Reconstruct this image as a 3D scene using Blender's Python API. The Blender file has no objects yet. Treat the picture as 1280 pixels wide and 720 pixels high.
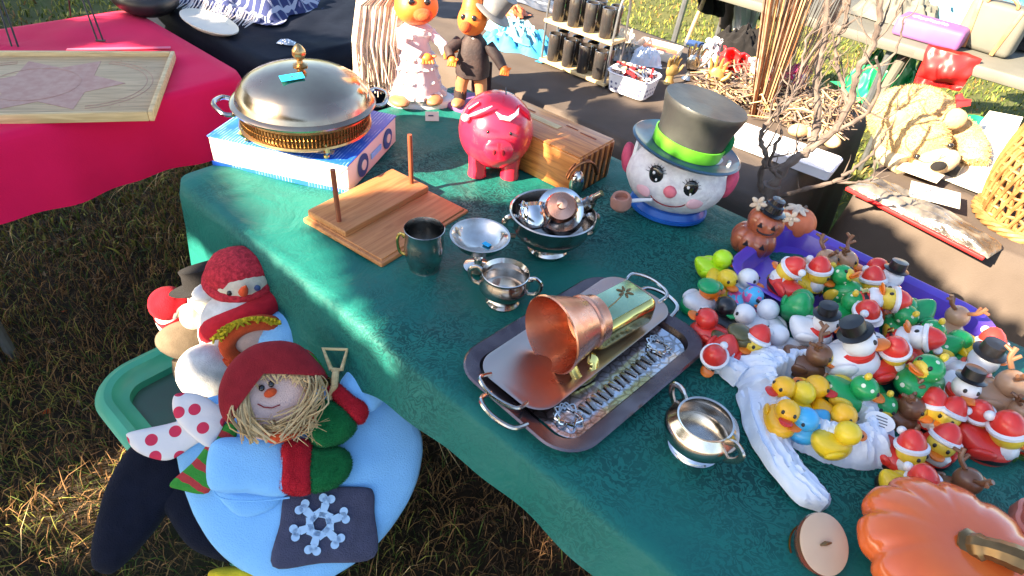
import bpy, bmesh, math, random
from mathutils import Vector, Matrix, Euler, noise
import numpy as np
random.seed(7)
R = math.radians
SC = bpy.context.scene
COL = SC.collection
# ------------------------------------------------------------------ camera
CAMZ, FPX, PITCH, ROLL = 1.42, 800.0, R(39.3), R(7.0)
_fw = Vector((0, math.cos(PITCH), -math.sin(PITCH)))
_rt0 = Vector((1, 0, 0)); _up0 = _rt0.cross(_fw)
RT = _rt0*math.cos(ROLL) + _up0*math.sin(ROLL)
UP = _up0*math.cos(ROLL) - _rt0*math.sin(ROLL)
EYE = Vector((0, 0, CAMZ))
def ray(px, py): return _fw + RT*((px-640)/FPX) - UP*((py-360)/FPX)
def at(px, py, h=0.74):
    d = ray(px, py); return EYE + d*((h-CAMZ)/d.z)
def atY(px, py, Y):
    d = ray(px, py); return EYE + d*(Y/d.y)
def proj(P):
    v = Vector(P)-EYE; k = v.dot(_fw)
    return 640+FPX*v.dot(RT)/k, 360-FPX*v.dot(UP)/k
def hz(p, py):
    lo, hi = -0.2, 1.4
    for _ in range(40):
        m = (lo+hi)/2
        if proj((p[0], p[1], m))[1] > py: lo = m
        else: hi = m
    return lo
DV = Vector((.799, -.602, 0)); NV = Vector((.602, .799, 0)); AD = math.atan2(-.602, .799)
T = .74
def W(d, n, z=0): return DV*d + NV*n + Vector((0, 0, z))
def face_cam(p, extra=0): return math.atan2(-p[0], p[1]) + R(extra)

cd = bpy.data.cameras.new('camera'); cam = bpy.data.objects.new('camera', cd); COL.objects.link(cam)
cd.sensor_width = 36; cd.lens = FPX/1280*36; cd.clip_end = 500; cd.clip_start = .02
cam.matrix_world = Matrix.Translation(EYE) @ Matrix((RT, UP, -_fw)).transposed().to_4x4()
SC.camera = cam

# ------------------------------------------------------------------ materials
MATS = {}
def mk(name, c, c2=None, sc=20, rough=.6, metal=0, bump=0, bsc=None, coat=0, sheen=0, trans=0, det=3, spec=.5, rr=0, contrast=(.35, .65), sss=0, emis=None, alpha=1):
    m = bpy.data.materials.new(name); m.use_nodes = True
    nt = m.node_tree; N = nt.nodes; L = nt.links; b = N['Principled BSDF']
    b.inputs['Base Color'].default_value = (*c, 1); b.inputs['Roughness'].default_value = rough
    b.inputs['Metallic'].default_value = metal; b.inputs['Coat Weight'].default_value = coat
    b.inputs['Coat Roughness'].default_value = .12
    b.inputs['Sheen Weight'].default_value = sheen*.25; b.inputs['Sheen Roughness'].default_value = .6
    b.inputs['Specular IOR Level'].default_value = spec
    b.inputs['Transmission Weight'].default_value = trans
    if sss: b.inputs['Subsurface Weight'].default_value = sss; b.inputs['Subsurface Scale'].default_value = .01
    if alpha < 1: b.inputs['Alpha'].default_value = alpha
    tc = N.new('ShaderNodeTexCoord')
    if c2 is None: c2 = tuple(x*.8 for x in c)
    n = N.new('ShaderNodeTexNoise'); n.inputs['Scale'].default_value = sc; n.inputs['Detail'].default_value = det
    L.new(tc.outputs['Object'], n.inputs['Vector'])
    r = N.new('ShaderNodeValToRGB'); r.color_ramp.elements[0].position = contrast[0]; r.color_ramp.elements[1].position = contrast[1]
    r.color_ramp.elements[0].color = (*c, 1); r.color_ramp.elements[1].color = (*c2, 1)
    L.new(n.outputs['Fac'], r.inputs['Fac']); L.new(r.outputs['Color'], b.inputs['Base Color'])
    if rr:
        mr = N.new('ShaderNodeMapRange'); mr.inputs['To Min'].default_value = max(.03, rough-rr); mr.inputs['To Max'].default_value = min(1, rough+rr)
        mr.inputs['From Min'].default_value = .3; mr.inputs['From Max'].default_value = .7
        L.new(n.outputs['Fac'], mr.inputs['Value']); L.new(mr.outputs['Result'], b.inputs['Roughness'])
    if bump:
        n2 = N.new('ShaderNodeTexNoise'); n2.inputs['Scale'].default_value = bsc or sc*6; n2.inputs['Detail'].default_value = 4
        L.new(tc.outputs['Object'], n2.inputs['Vector'])
        bp = N.new('ShaderNodeBump'); bp.inputs['Strength'].default_value = min(1, bump); bp.inputs['Distance'].default_value = .002
        L.new(n2.outputs['Fac'], bp.inputs['Height']); L.new(bp.outputs['Normal'], b.inputs['Normal'])
    MATS[name] = m
    return m
def pmk(name, pat, c, c2, rough=.6, **k):
    """pat: function(nt, vector_socket) -> factor socket mixing c and c2"""
    m = mk(name, c, c, rough=rough, **k); nt = m.node_tree; b = nt.nodes['Principled BSDF']
    tc = [n for n in nt.nodes if n.type == 'TEX_COORD'][0]
    f = pat(nt, tc.outputs['Object'])
    mx = nt.nodes.new('ShaderNodeMix'); mx.data_type = 'RGBA'
    mx.inputs['A'].default_value = (*c, 1); mx.inputs['B'].default_value = (*c2, 1)
    nt.links.new(f, mx.inputs['Factor']); nt.links.new(mx.outputs['Result'], b.inputs['Base Color'])
    return m
def nd(nt, t, **k):
    n = nt.nodes.new(t)
    for a, v in k.items():
        if a.startswith('i_'): n.inputs[a[2:].replace('_', ' ')].default_value = v
        else: setattr(n, a, v)
    return n
def math_(nt, op, a, b=None):
    n = nt.nodes.new('ShaderNodeMath'); n.operation = op
    for i, x in enumerate((a, b)):
        if x is None: continue
        if isinstance(x, (int, float)): n.inputs[i].default_value = x
        else: nt.links.new(x, n.inputs[i])
    return n.outputs[0]
def stripes(axis, freq, duty=.5, dist=0):
    def f(nt, vec):
        s = nd(nt, 'ShaderNodeSeparateXYZ'); nt.links.new(vec, s.inputs[0])
        a = math_(nt, 'MULTIPLY', s.outputs[axis], freq)
        a = math_(nt, 'FRACT', a)
        return math_(nt, 'GREATER_THAN', a, duty)
    return f
def dots(scale, thr=.25, rnd=.6):
    def f(nt, vec):
        v = nd(nt, 'ShaderNodeTexVoronoi', i_Scale=scale, i_Randomness=rnd); nt.links.new(vec, v.inputs['Vector'])
        return math_(nt, 'LESS_THAN', v.outputs['Distance'], thr)
    return f
def blotch(scale, lo=.5, hi=.55, det=2):
    def f(nt, vec):
        v = nd(nt, 'ShaderNodeTexNoise', i_Scale=scale, i_Detail=det); nt.links.new(vec, v.inputs['Vector'])
        mr = nd(nt, 'ShaderNodeMapRange'); mr.inputs['From Min'].default_value = lo; mr.inputs['From Max'].default_value = hi
        nt.links.new(v.outputs['Fac'], mr.inputs['Value']); return mr.outputs['Result']
    return f

def _xz(nt, vec):
    s = nd(nt, 'ShaderNodeSeparateXYZ'); nt.links.new(vec, s.inputs[0]); return s.outputs[0], s.outputs[2]
def dots2(scale, thr):
    def f(nt, vec):
        x, z = _xz(nt, vec); c = nd(nt, 'ShaderNodeCombineXYZ'); nt.links.new(x, c.inputs[0]); nt.links.new(z, c.inputs[1])
        v = nd(nt, 'ShaderNodeTexVoronoi', voronoi_dimensions='2D', i_Scale=scale, i_Randomness=.45); nt.links.new(c.outputs[0], v.inputs['Vector'])
        return math_(nt, 'LESS_THAN', v.outputs['Distance'], thr)
    return f
def dstripes():
    def f(nt, vec):
        x, z = _xz(nt, vec); a = math_(nt, 'ADD', math_(nt, 'MULTIPLY', x, .75), math_(nt, 'MULTIPLY', z, .9))
        n = nd(nt, 'ShaderNodeTexNoise', i_Scale=30); nt.links.new(vec, n.inputs['Vector'])
        a = math_(nt, 'FRACT', math_(nt, 'ADD', math_(nt, 'MULTIPLY', a, 34), math_(nt, 'MULTIPLY', n.outputs['Fac'], .5)))
        return math_(nt, 'GREATER_THAN', a, .6)
    return f

# ------------------------------------------------------------------ mesh builder
def M4(loc=(0, 0, 0), rot=(0, 0, 0), sc=(1, 1, 1)):
    return Matrix.LocRotScale(Vector(loc), Euler([R(a) for a in rot]), Vector(sc))
class MB:
    def __init__(s): s.v = []; s.f = []; s.m = []
    def add(s, vs, fs, M=None, mi=0):
        o = len(s.v)
        s.v += [tuple(M @ Vector(p)) for p in vs] if M is not None else [tuple(p) for p in vs]
        s.f += [tuple(i+o for i in f) for f in fs]; s.m += [mi]*len(fs); return s
    def lathe(s, prof, seg=28, M=None, mi=0, wob=None, caps=False):
        vs, fs = [], []
        for r, z in prof:
            for i in range(seg):
                a = 2*math.pi*i/seg; rr = r*(wob(a, z) if wob else 1)
                vs.append((rr*math.cos(a), rr*math.sin(a), z))
        n = len(prof)
        for j in range(n-1):
            for i in range(seg):
                k = (i+1) % seg
                fs.append((j*seg+i, j*seg+k, (j+1)*seg+k, (j+1)*seg+i))
        for j, rev in ((0, True), (n-1, False)) if caps else ():
            if prof[j][0] > 1e-6:
                f = tuple(range(j*seg, j*seg+seg)); fs.append(f[::-1] if rev else f)
        return s.add(vs, fs, M, mi)
    def ell(s, c, r, rot=(0, 0, 0), seg=18, mi=0, lump=0, lf=20, fn=None):
        if isinstance(r, (int, float)): r = (r, r, r)
        vs, fs = [], []; rings = max(6, seg//2+1)
        for j in range(rings+1):
            th = math.pi*j/rings
            for i in range(seg):
                a = 2*math.pi*i/seg
                p = Vector((math.sin(th)*math.cos(a)*r[0], math.sin(th)*math.sin(a)*r[1], -math.cos(th)*r[2]))
                if lump: p *= 1+lump*noise.noise((p+Vector(c))*lf)
                if fn: p = fn(p)
                vs.append(p)
                if j in (0, rings): break
        # poles single
        idx = lambda j, i: 0 if j == 0 else (1+(rings-1)*seg if j == rings else 1+(j-1)*seg+i % seg)
        for j in range(rings):
            for i in range(seg):
                if j == 0: fs.append((0, idx(1, i+1), idx(1, i)))
                elif j == rings-1: fs.append((idx(j, i), idx(j, i+1), idx(rings, 0)))
                else: fs.append((idx(j, i), idx(j, i+1), idx(j+1, i+1), idx(j+1, i)))
        return s.add(vs, fs, M4(c, rot), mi)
    def bm(s, b, M=None, mi=0):
        b.verts.index_update()
        s.add([v.co.copy() for v in b.verts], [tuple(v.index for v in f.verts) for f in b.faces], M, mi); b.free(); return s
    def box(s, c, size, rot=(0, 0, 0), bev=.002, mi=0, M=None, seg=2, taper=1):
        b = bmesh.new(); bmesh.ops.create_cube(b, size=1)
        for v in b.verts:
            t = taper if v.co.z > 0 else 1
            v.co = Vector((v.co.x*size[0]*t, v.co.y*size[1]*t, v.co.z*size[2]))
        if bev: bmesh.ops.bevel(b, geom=b.edges[:], offset=min(bev, min(size)*.45), segments=seg, affect='EDGES', profile=.5)
        m = M4(c, rot); return s.bm(b, (M @ m) if M is not None else m, mi)
    def tube(s, pts, r, seg=8, closed=False, mi=0, M=None, flat=1, cap=True):
        pts = [Vector(p) for p in pts]; n = len(pts)
        rs = r if isinstance(r, (list, tuple)) else [r]*n
        vs, fs = [], []; nrm = None
        for i, p in enumerate(pts):
            if closed: t = pts[(i+1) % n]-pts[i-1]
            else: t = pts[min(i+1, n-1)]-pts[max(i-1, 0)]
            t = t.normalized() if t.length > 1e-9 else Vector((0, 0, 1))
            if nrm is None:
                nrm = t.cross(Vector((0, 0, 1)));
                if nrm.length < .1: nrm = t.cross(Vector((1, 0, 0)))
                nrm.normalize()
            else:
                nrm = nrm - t*nrm.dot(t)
                nrm = nrm.normalized() if nrm.length > 1e-6 else t.orthogonal().normalized()
            bn = t.cross(nrm)
            for k in range(seg):
                a = 2*math.pi*k/seg
                vs.append(p+nrm*math.cos(a)*rs[i]+bn*math.sin(a)*rs[i]*flat)
        for i in range(n if closed else n-1):
            j = (i+1) % n
            for k in range(seg):
                l = (k+1) % seg; fs.append((i*seg+k, i*seg+l, j*seg+l, j*seg+k))
        if not closed and cap: fs.append(tuple(range(seg))[::-1]); fs.append(tuple(range((n-1)*seg, n*seg)))
        return s.add(vs, fs, M, mi)
    def prism(s, out, th, M=None, bev=.0015, mi=0, seg=2):
        """outline in local XY, thickness th along +Z"""
        b = bmesh.new(); vs = [b.verts.new((x, y, 0)) for x, y in out]
        f = b.faces.new(vs); b.normal_update()
        if f.normal.z > 0: f.normal_flip()
        e = bmesh.ops.extrude_face_region(b, geom=[f]); bmesh.ops.translate(b, verts=[v for v in e['geom'] if isinstance(v, bmesh.types.BMVert)], vec=(0, 0, th))
        if bev:
            ed = [e for e in b.edges if abs(e.verts[0].co.z-e.verts[1].co.z) < 1e-6]
            bmesh.ops.bevel(b, geom=ed, offset=bev, segments=seg, affect='EDGES', profile=.5)
        return s.bm(b, M, mi)
    def grid(s, fn, nu, nv, M=None, mi=0, wrap=False):
        vs = [fn(i/nu, j/nv) for j in range(nv+1) for i in range(nu + (0 if wrap else 1))]
        w = nu if wrap else nu+1; fs = []
        for j in range(nv):
            for i in range(nu):
                k = (i+1) % w
                fs.append((j*w+i, j*w+k, (j+1)*w+k, (j+1)*w+i))
        return s.add(vs, fs, M, mi)
    def build(s, name, mats, parent=None, smooth=True, loc=None, rz=0, mod=None, auto=35):
        me = bpy.data.meshes.new(name); me.from_pydata(s.v, [], s.f)
        if not isinstance(mats, (list, tuple)): mats = [mats]
        for m in mats: me.materials.append(MATS[m] if isinstance(m, str) else m)
        me.polygons.foreach_set('material_index', s.m)
        me.polygons.foreach_set('use_smooth', [smooth]*len(s.f))
        b = bmesh.new(); b.from_mesh(me); bmesh.ops.recalc_face_normals(b, faces=b.faces[:])
        if smooth and auto:
            for e in b.edges:
                if len(e.link_faces) == 2 and e.calc_face_angle(0) > R(auto): e.smooth = False
        b.to_mesh(me); b.free(); me.update()
        o = bpy.data.objects.new(name, me); COL.objects.link(o)
        if parent: o.parent = parent
        if loc is not None: o.location = loc; o.rotation_euler.z = rz
        if mod == 'sub':
            mm = o.modifiers.new('s', 'SUBSURF'); mm.levels = mm.render_levels = 1
        return o
def tag(o, label=None, cat=None, group=None, kind=None):
    if label: o['label'] = label
    if cat: o['category'] = cat
    if group: o['group'] = group
    if kind: o['kind'] = kind
    return o
def thing(name, label, cat, loc=(0, 0, 0), rz=0, group=None, tilt=None):
    o = bpy.data.objects.new(name, None); COL.objects.link(o); o.empty_display_size = .05
    o.location = loc; o.rotation_euler = (R(tilt[0]), R(tilt[1]), rz) if tilt else (0, 0, rz)
    return tag(o, label, cat, group)
def copy_tree(o, parent=None):
    c = o.copy(); COL.objects.link(c); c.parent = parent
    for ch in list(o.children): copy_tree(ch, c)
    return c
def fbm(p, s=1.0): return noise.fractal(Vector(p)*s, 1.0, 2.0, 3)
def rrect(w, h, r, n=6):
    out = []
    for cx, cy, a0 in ((w/2-r, h/2-r, 0), (-w/2+r, h/2-r, 90), (-w/2+r, -h/2+r, 180), (w/2-r, -h/2+r, 270)):
        for i in range(n+1):
            a = R(a0+90*i/n); out.append((cx+r*math.cos(a), cy+r*math.sin(a)))
    return out
def arc(c, r, a0, a1, n=12, plane='xz', ry=None):
    ry = ry or r; o = []
    for i in range(n+1):
        a = R(a0+(a1-a0)*i/n); x, y = r*math.cos(a), ry*math.sin(a)
        o.append({'xz': (c[0]+x, c[1], c[2]+y), 'xy': (c[0]+x, c[1]+y, c[2]), 'yz': (c[0], c[1]+x, c[2]+y)}[plane])
    return o

def smooth_path(P, n=5):
    P = [Vector(p) for p in P]; o = []
    for i in range(len(P)-1):
        p0 = P[max(i-1, 0)]; p3 = P[min(i+2, len(P)-1)]
        for k in range(n):
            t = k/n; o.append(.5*((2*P[i])+(P[i+1]-p0)*t+(2*p0-5*P[i]+4*P[i+1]-p3)*t*t+(3*P[i]-p0-3*P[i+1]+p3)*t**3))
    o.append(P[-1]); return o

# ------------------------------------------------------------------ palette
mk('silver', (.82, .76, .7), (.5, .42, .35), sc=28, rough=.17, metal=1, rr=.08, bump=.08, bsc=60, det=5)
mk('silver_bright', (.82, .82, .84), (.5, .48, .46), sc=22, rough=.1, metal=1, rr=.06)
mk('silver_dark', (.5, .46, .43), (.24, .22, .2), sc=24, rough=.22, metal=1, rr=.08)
mk('pewter', (.68, .66, .62), (.36, .33, .3), sc=40, rough=.2, metal=1, rr=.1, bump=.1)
mk('copper', (.8, .4, .27), (.6, .24, .14), sc=24, rough=.28, metal=1, rr=.12, bump=.08)
mk('copper_pale', (.72, .46, .38), (.58, .5, .44), sc=7, rough=.33, metal=1, rr=.1)
mk('copper_dull', (.4, .16, .08), (.2, .08, .04), sc=30, rough=.35, metal=1, rr=.1)
mk('brass', (.75, .6, .2), (.5, .4, .13), sc=20, rough=.16, metal=1, rr=.08)
mk('lid_metal', (.56, .44, .3), (.3, .22, .18), sc=11, rough=.2, metal=1, rr=.12, det=6, bump=.1, bsc=50)
mk('old_brass', (.55, .36, .17), (.3, .18, .08), sc=40, rough=.3, metal=1, rr=.1)
mk('tray_dark', (.22, .17, .17), (.12, .09, .1), sc=20, rough=.25, metal=.9, rr=.1)
mk('wood_orange', (.5, .2, .06), (.36, .12, .035), sc=16, rough=.45, coat=.2, bump=.1)
mk('wood_board', (.46, .2, .08), (.36, .14, .05), sc=9, rough=.5, bump=.1)
mk('wood_red', (.3, .08, .035), (.22, .05, .02), sc=20, rough=.45)
mk('wood_pale', (.78, .6, .34), (.62, .45, .24), sc=12, rough=.6)
mk('wood_light', (.62, .44, .24), (.5, .34, .17), sc=10, rough=.55, bump=.1)
mk('pig_red', (.82, .02, .06), (.72, .015, .045), sc=10, rough=.25, coat=.6)
mk('white', (.78, .78, .78), (.7, .7, .72), sc=15, rough=.5)
mk('white_card', (.74, .69, .58), (.68, .63, .53), sc=15, rough=.6)
mk('face_white', (.76, .74, .75), (.6, .57, .6), sc=70, rough=.6, bump=1, bsc=150, det=5)
mk('pink_ear', (.62, .07, .16), (.45, .06, .12), sc=60, rough=.7, bump=.8, bsc=250)
mk('black', (.012, .012, .014), (.02, .02, .022), sc=10, rough=.4)
mk('black_glossy', (.01, .01, .012), (.015, .015, .017), sc=10, rough=.15, coat=.5)
mk('hat_grey', (.05, .052, .045), (.014, .014, .016), sc=9, rough=.5, coat=.15, rr=.1, bump=.2, bsc=120, det=6)
mk('hat_blue', (.03, .09, .15), (.02, .06, .1), sc=12, rough=.35, coat=.4)
mk('band_green', (.13, .5, .03), (.1, .38, .02), sc=20, rough=.4)
mk('collar_blue', (.015, .13, .5), (.01, .09, .4), sc=20, rough=.35, coat=.4)
mk('nose_pink', (.8, .2, .25), (.7, .15, .2), sc=60, rough=.5, bump=.4)
mk('blush', (.75, .45, .48), (.7, .38, .42), sc=20, rough=.6)
mk('pipe_tan', (.55, .27, .2), (.45, .2, .14), sc=20, rough=.45)
mk('skin_orange', (.8, .22, .03), (.7, .14, .02), sc=20, rough=.5, bump=.3)
mk('skin_tan', (.5, .22, .1), (.4, .15, .06), sc=30, rough=.5)
mk('gown', (.72, .55, .55), (.62, .5, .56), sc=18, rough=.6, sheen=.3, bump=.6, bsc=60)
mk('lace', (.8, .78, .76), (.6, .52, .52), sc=60, rough=.8, bump=1, bsc=180)
mk('hair_cream', (.72, .6, .46), (.56, .42, .32), sc=40, rough=.8, bump=.6)
mk('jacket', (.02, .012, .014), (.045, .025, .022), sc=30, rough=.7, bump=.5)
mk('grey_hat', (.12, .13, .15), (.3, .27, .24), sc=16, rough=.6)
mk('jack_orange', (.45, .12, .05), (.3, .07, .03), sc=30, rough=.3, coat=.5)
mk('pumpkin', (.85, .16, .03), (.75, .11, .02), sc=12, rough=.22, coat=.6, bump=.15)
mk('pumpkin_rough', (.75, .19, .07), (.55, .12, .04), sc=20, rough=.5)
mk('bowl_pink', (.6, .17, .11), (.5, .13, .08), sc=14, rough=.3, coat=.3)
mk('gold_brown', (.25, .15, .06), (.14, .08, .03), sc=30, rough=.3, metal=.6)
mk('sticker_blue', (.02, .5, .85), (.02, .45, .8), sc=40, rough=.5)
mk('paper_tag', (.72, .62, .5), (.66, .56, .44), sc=40, rough=.6)
mk('ink', (.05, .06, .1), (.08, .08, .12), sc=60, rough=.6)
mk('purple', (.13, .07, .55), (.1, .05, .42), sc=10, rough=.3, coat=.3)
# duck vinyls
for nm, c in dict(yellow=(.9, .62, .02), lime=(.5, .85, .01), vred=(.75, .035, .025), vgreen=(.01, .33, .1), vwhite=(.8, .8, .82), vorange=(.85, .2, .015), vtan=(.5, .29, .17),
                  vbrown=(.2, .085, .04), vblue=(.06, .42, .75), vlblue=(.25, .55, .72), vblack=(.012, .012, .014), vpink=(.75, .12, .3), vyolk=(.85, .6, .05), vcamo=(.1, .09, .03)).items():
    mk(nm, c, tuple(x*.88 for x in c), sc=30, rough=.32, coat=.25, sss=.0)
pmk('vgreen_dots', dots(85, .2, .35), (.01, .34, .09), (.75, .8, .6), rough=.32, coat=.25)
pmk('vblue_spots', blotch(90, .5, .53), (.08, .45, .75), (.75, .12, .35), rough=.35)
mk('plastic_film', (.8, .86, .95), (.68, .76, .9), sc=25, rough=.38, bump=.8, bsc=60, trans=.08, spec=.6)
# cloths
def felt(n, c, k=.8, **kw): return mk(n, c, tuple(x*k for x in c), sc=kw.pop('sc', 60), rough=1, spec=.1, sheen=.2, bump=.7, bsc=500, **kw)
felt('felt_blue', (.27, .6, 1.0), .94, sc=12); felt('felt_white', (.8, .78, .75)); felt('felt_red', (.6, .02, .035)); felt('felt_green', (.012, .17, .05))
felt('felt_maroon', (.3, .018, .025)); felt('felt_navy', (.008, .01, .022)); felt('felt_taupe', (.2, .15, .1)); felt('felt_black', (.02, .018, .018)); felt('felt_skin', (.74, .5, .42), .93)
felt('panel_grey', (.075, .078, .13)); felt('felt_orange', (.75, .1, .03)); felt('felt_yellow', (.8, .6, .03)); felt('felt_cream', (.78, .66, .5))
mk('yarn_red', (.66, .03, .05), (.35, .01, .02), sc=150, rough=.95, bump=1, bsc=300)
mk('straw', (.7, .5, .26), (.5, .32, .14), sc=30, rough=.8)
pmk('polka', dots2(30, .26), (.78, .72, .7), (.65, .03, .08), rough=.9, bump=.3)
pmk('scarf_stripe', dstripes(), (.04, .27, .03), (.5, .04, .04), rough=.95, bump=.7, bsc=300)
mk('flake', (.45, .66, .9), (.4, .6, .85), sc=30, rough=.7)
mk('tote_green', (.06, .42, .27), (.05, .36, .23), sc=9, rough=.4, bump=.1)
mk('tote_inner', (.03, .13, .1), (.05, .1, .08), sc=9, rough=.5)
mk('pink_cloth', (.8, .006, .085), (.72, .004, .065), sc=4, rough=.75, spec=.15, sheen=.2, bump=.25, bsc=300)
mk('pink_strip', (.8, .12, .2), (.8, .15, .22), sc=8, rough=.5)
mk('navy_cloth', (.005, .007, .014), (.009, .012, .022), sc=12, rough=.7, spec=.15, bump=.3)
mk('tan_cloth', (.12, .094, .078), (.1, .078, .064), sc=9, rough=.9, spec=.1, bump=.3, bsc=400)
mk('grey_cloth', (.14, .135, .11), (.115, .11, .09), sc=6, rough=.7)
mk('grass_g', (.09, .13, .012), (.06, .1, .01), sc=10, rough=.8); mk('grass_y', (.3, .27, .04), (.22, .2, .03), sc=10, rough=.8)
mk('grass_b', (.32, .16, .055), (.22, .11, .035), sc=10, rough=.85); mk('grass_d', (.12, .055, .025), (.06, .04, .015), sc=10, rough=.9)
mk('bark', (.17, .13, .105), (.09, .065, .055), sc=40, rough=.85, bump=.8, bsc=90)
mk('twig', (.3, .2, .13), (.16, .09, .06), sc=50, rough=.85)
mk('reed', (.55, .33, .14), (.3, .14, .06), sc=40, rough=.7)
mk('wicker', (.4, .21, .07), (.22, .095, .025), sc=30, rough=.6, bump=.4)
mk('bear_fur', (.62, .42, .19), (.52, .33, .13), sc=18, rough=.95, sheen=.4, bump=1, bsc=90)
mk('bear_muzzle', (.66, .5, .28), (.6, .44, .24), sc=20, rough=.95, sheen=.3, bump=.8, bsc=90)
mk('leaf', (.05, .1, .02), (.08, .12, .03), sc=3, rough=.7)
mk('clear_film', (.22, .19, .15), (.05, .042, .035), sc=24, rough=.12, bump=1, bsc=60, spec=1)
mk('skyblue_cloth', (.05, .38, .62), (.03, .25, .5), sc=9, rough=.7, bump=.3)
mk('aqua_cloth', (.2, .42, .46), (.12, .3, .36), sc=9, rough=.7)
mk('red_plastic', (.85, .03, .03), (.75, .02, .02), sc=6, rough=.4)
mk('green_plastic', (.01, .45, .13), (.01, .36, .1), sc=20, rough=.4)
mk('pot_blue', (.05, .1, .3), (.04, .08, .2), sc=20, rough=.4)
mk('lilac', (.26, .1, .27), (.22, .08, .22), sc=10, rough=.6)
mk('steel', (.35, .36, .38), (.25, .26, .28), sc=20, rough=.35, metal=.8)
mk('gold_hand', (.6, .42, .15), (.35, .2, .06), sc=30, rough=.4, metal=.5)
mk('glass_smoke', (.03, .028, .028), (.05, .04, .035), sc=30, rough=.08, coat=.5)
mk('denim', (.04, .07, .2), (.08, .1, .25), sc=40, rough=.9)
mk('cardboard', (.42, .3, .18), (.36, .25, .15), sc=10, rough=.8)
mk('white_sheet', (.8, .77, .78), (.72, .7, .74), sc=8, rough=.6)
mk('magenta', (.6, .05, .2), (.5, .04, .15), sc=30, rough=.8)
def damask():
    m = bpy.data.materials.new('damask_green'); m.use_nodes = True; nt = m.node_tree; b = nt.nodes['Principled BSDF']; L = nt.links
    tc = nd(nt, 'ShaderNodeTexCoord')
    nz = nd(nt, 'ShaderNodeTexNoise', i_Scale=14, i_Detail=3); L.new(tc.outputs['Object'], nz.inputs['Vector'])
    mxv = nd(nt, 'ShaderNodeMix', data_type='VECTOR'); mxv.inputs['Factor'].default_value = .13
    L.new(tc.outputs['Object'], mxv.inputs['A']); L.new(nz.outputs['Color'], mxv.inputs['B'])
    wv = nd(nt, 'ShaderNodeTexWave', wave_type='RINGS', i_Scale=26, i_Distortion=16, i_Detail=4, i_Detail_Scale=2.6); L.new(mxv.outputs['Result'], wv.inputs['Vector'])
    v = nd(nt, 'ShaderNodeTexNoise', i_Scale=4.5, i_Detail=5); L.new(tc.outputs['Object'], v.inputs['Vector'])
    r1 = nd(nt, 'ShaderNodeMapRange'); r1.inputs['From Min'].default_value = .38; r1.inputs['From Max'].default_value = .62; L.new(v.outputs['Fac'], r1.inputs['Value'])
    r2 = nd(nt, 'ShaderNodeMapRange'); r2.inputs['From Min'].default_value = .35; r2.inputs['From Max'].default_value = .6; L.new(wv.outputs['Fac'], r2.inputs['Value'])
    f = math_(nt, 'MULTIPLY', r1.outputs['Result'], r2.outputs['Result'])
    mx = nd(nt, 'ShaderNodeMix', data_type='RGBA'); mx.inputs['A'].default_value = (.010, .15, .122, 1); mx.inputs['B'].default_value = (.004, .06, .054, 1)
    L.new(f, mx.inputs['Factor']); L.new(mx.outputs['Result'], b.inputs['Base Color'])
    rg = nd(nt, 'ShaderNodeMapRange'); rg.inputs['To Min'].default_value = .52; rg.inputs['To Max'].default_value = .75; L.new(f, rg.inputs['Value']); L.new(rg.outputs['Result'], b.inputs['Roughness'])
    b.inputs['Specular IOR Level'].default_value = .28
    n3 = nd(nt, 'ShaderNodeTexNoise', i_Scale=170, i_Detail=3); nw = nd(nt, 'ShaderNodeTexNoise', i_Scale=9, i_Detail=5, i_Distortion=1.5); L.new(tc.outputs['Object'], nw.inputs['Vector']); L.new(tc.outputs['Object'], n3.inputs['Vector'])
    ad = math_(nt, 'ADD', math_(nt, 'ADD', n3.outputs['Fac'], math_(nt, 'MULTIPLY', nw.outputs['Fac'], 9)), math_(nt, 'MULTIPLY', f, .6))
    bp = nd(nt, 'ShaderNodeBump', i_Strength=.55, i_Distance=.0012); L.new(ad, bp.inputs['Height']); L.new(bp.outputs['Normal'], b.inputs['Normal'])
    MATS['damask_green'] = m
damask()
def grain(sx=2.5, sy=34):
    def f(nt, vec):
        mp = nd(nt, 'ShaderNodeMapping'); mp.inputs['Scale'].default_value = (sx, sy, sy); nt.links.new(vec, mp.inputs['Vector'])
        n = nd(nt, 'ShaderNodeTexNoise', i_Scale=3.2, i_Detail=6, i_Distortion=1.2); nt.links.new(mp.outputs[0], n.inputs['Vector'])
        mr = nd(nt, 'ShaderNodeMapRange'); mr.inputs['From Min'].default_value = .38; mr.inputs['From Max'].default_value = .66; nt.links.new(n.outputs['Fac'], mr.inputs['Value']); return mr.outputs['Result']
    return f
pmk('wood_orange', grain(), (.68, .25, .055), (.42, .12, .025), rough=.4, coat=.25, bump=.15)
pmk('wood_board', grain(2, 30), (.52, .22, .08), (.38, .14, .045), rough=.5, bump=.15)
pmk('wood_pale', grain(), (.78, .58, .3), (.56, .38, .18), rough=.6)
pmk('wood_light', grain(), (.66, .45, .24), (.46, .3, .15), rough=.55, bump=.1)
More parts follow.
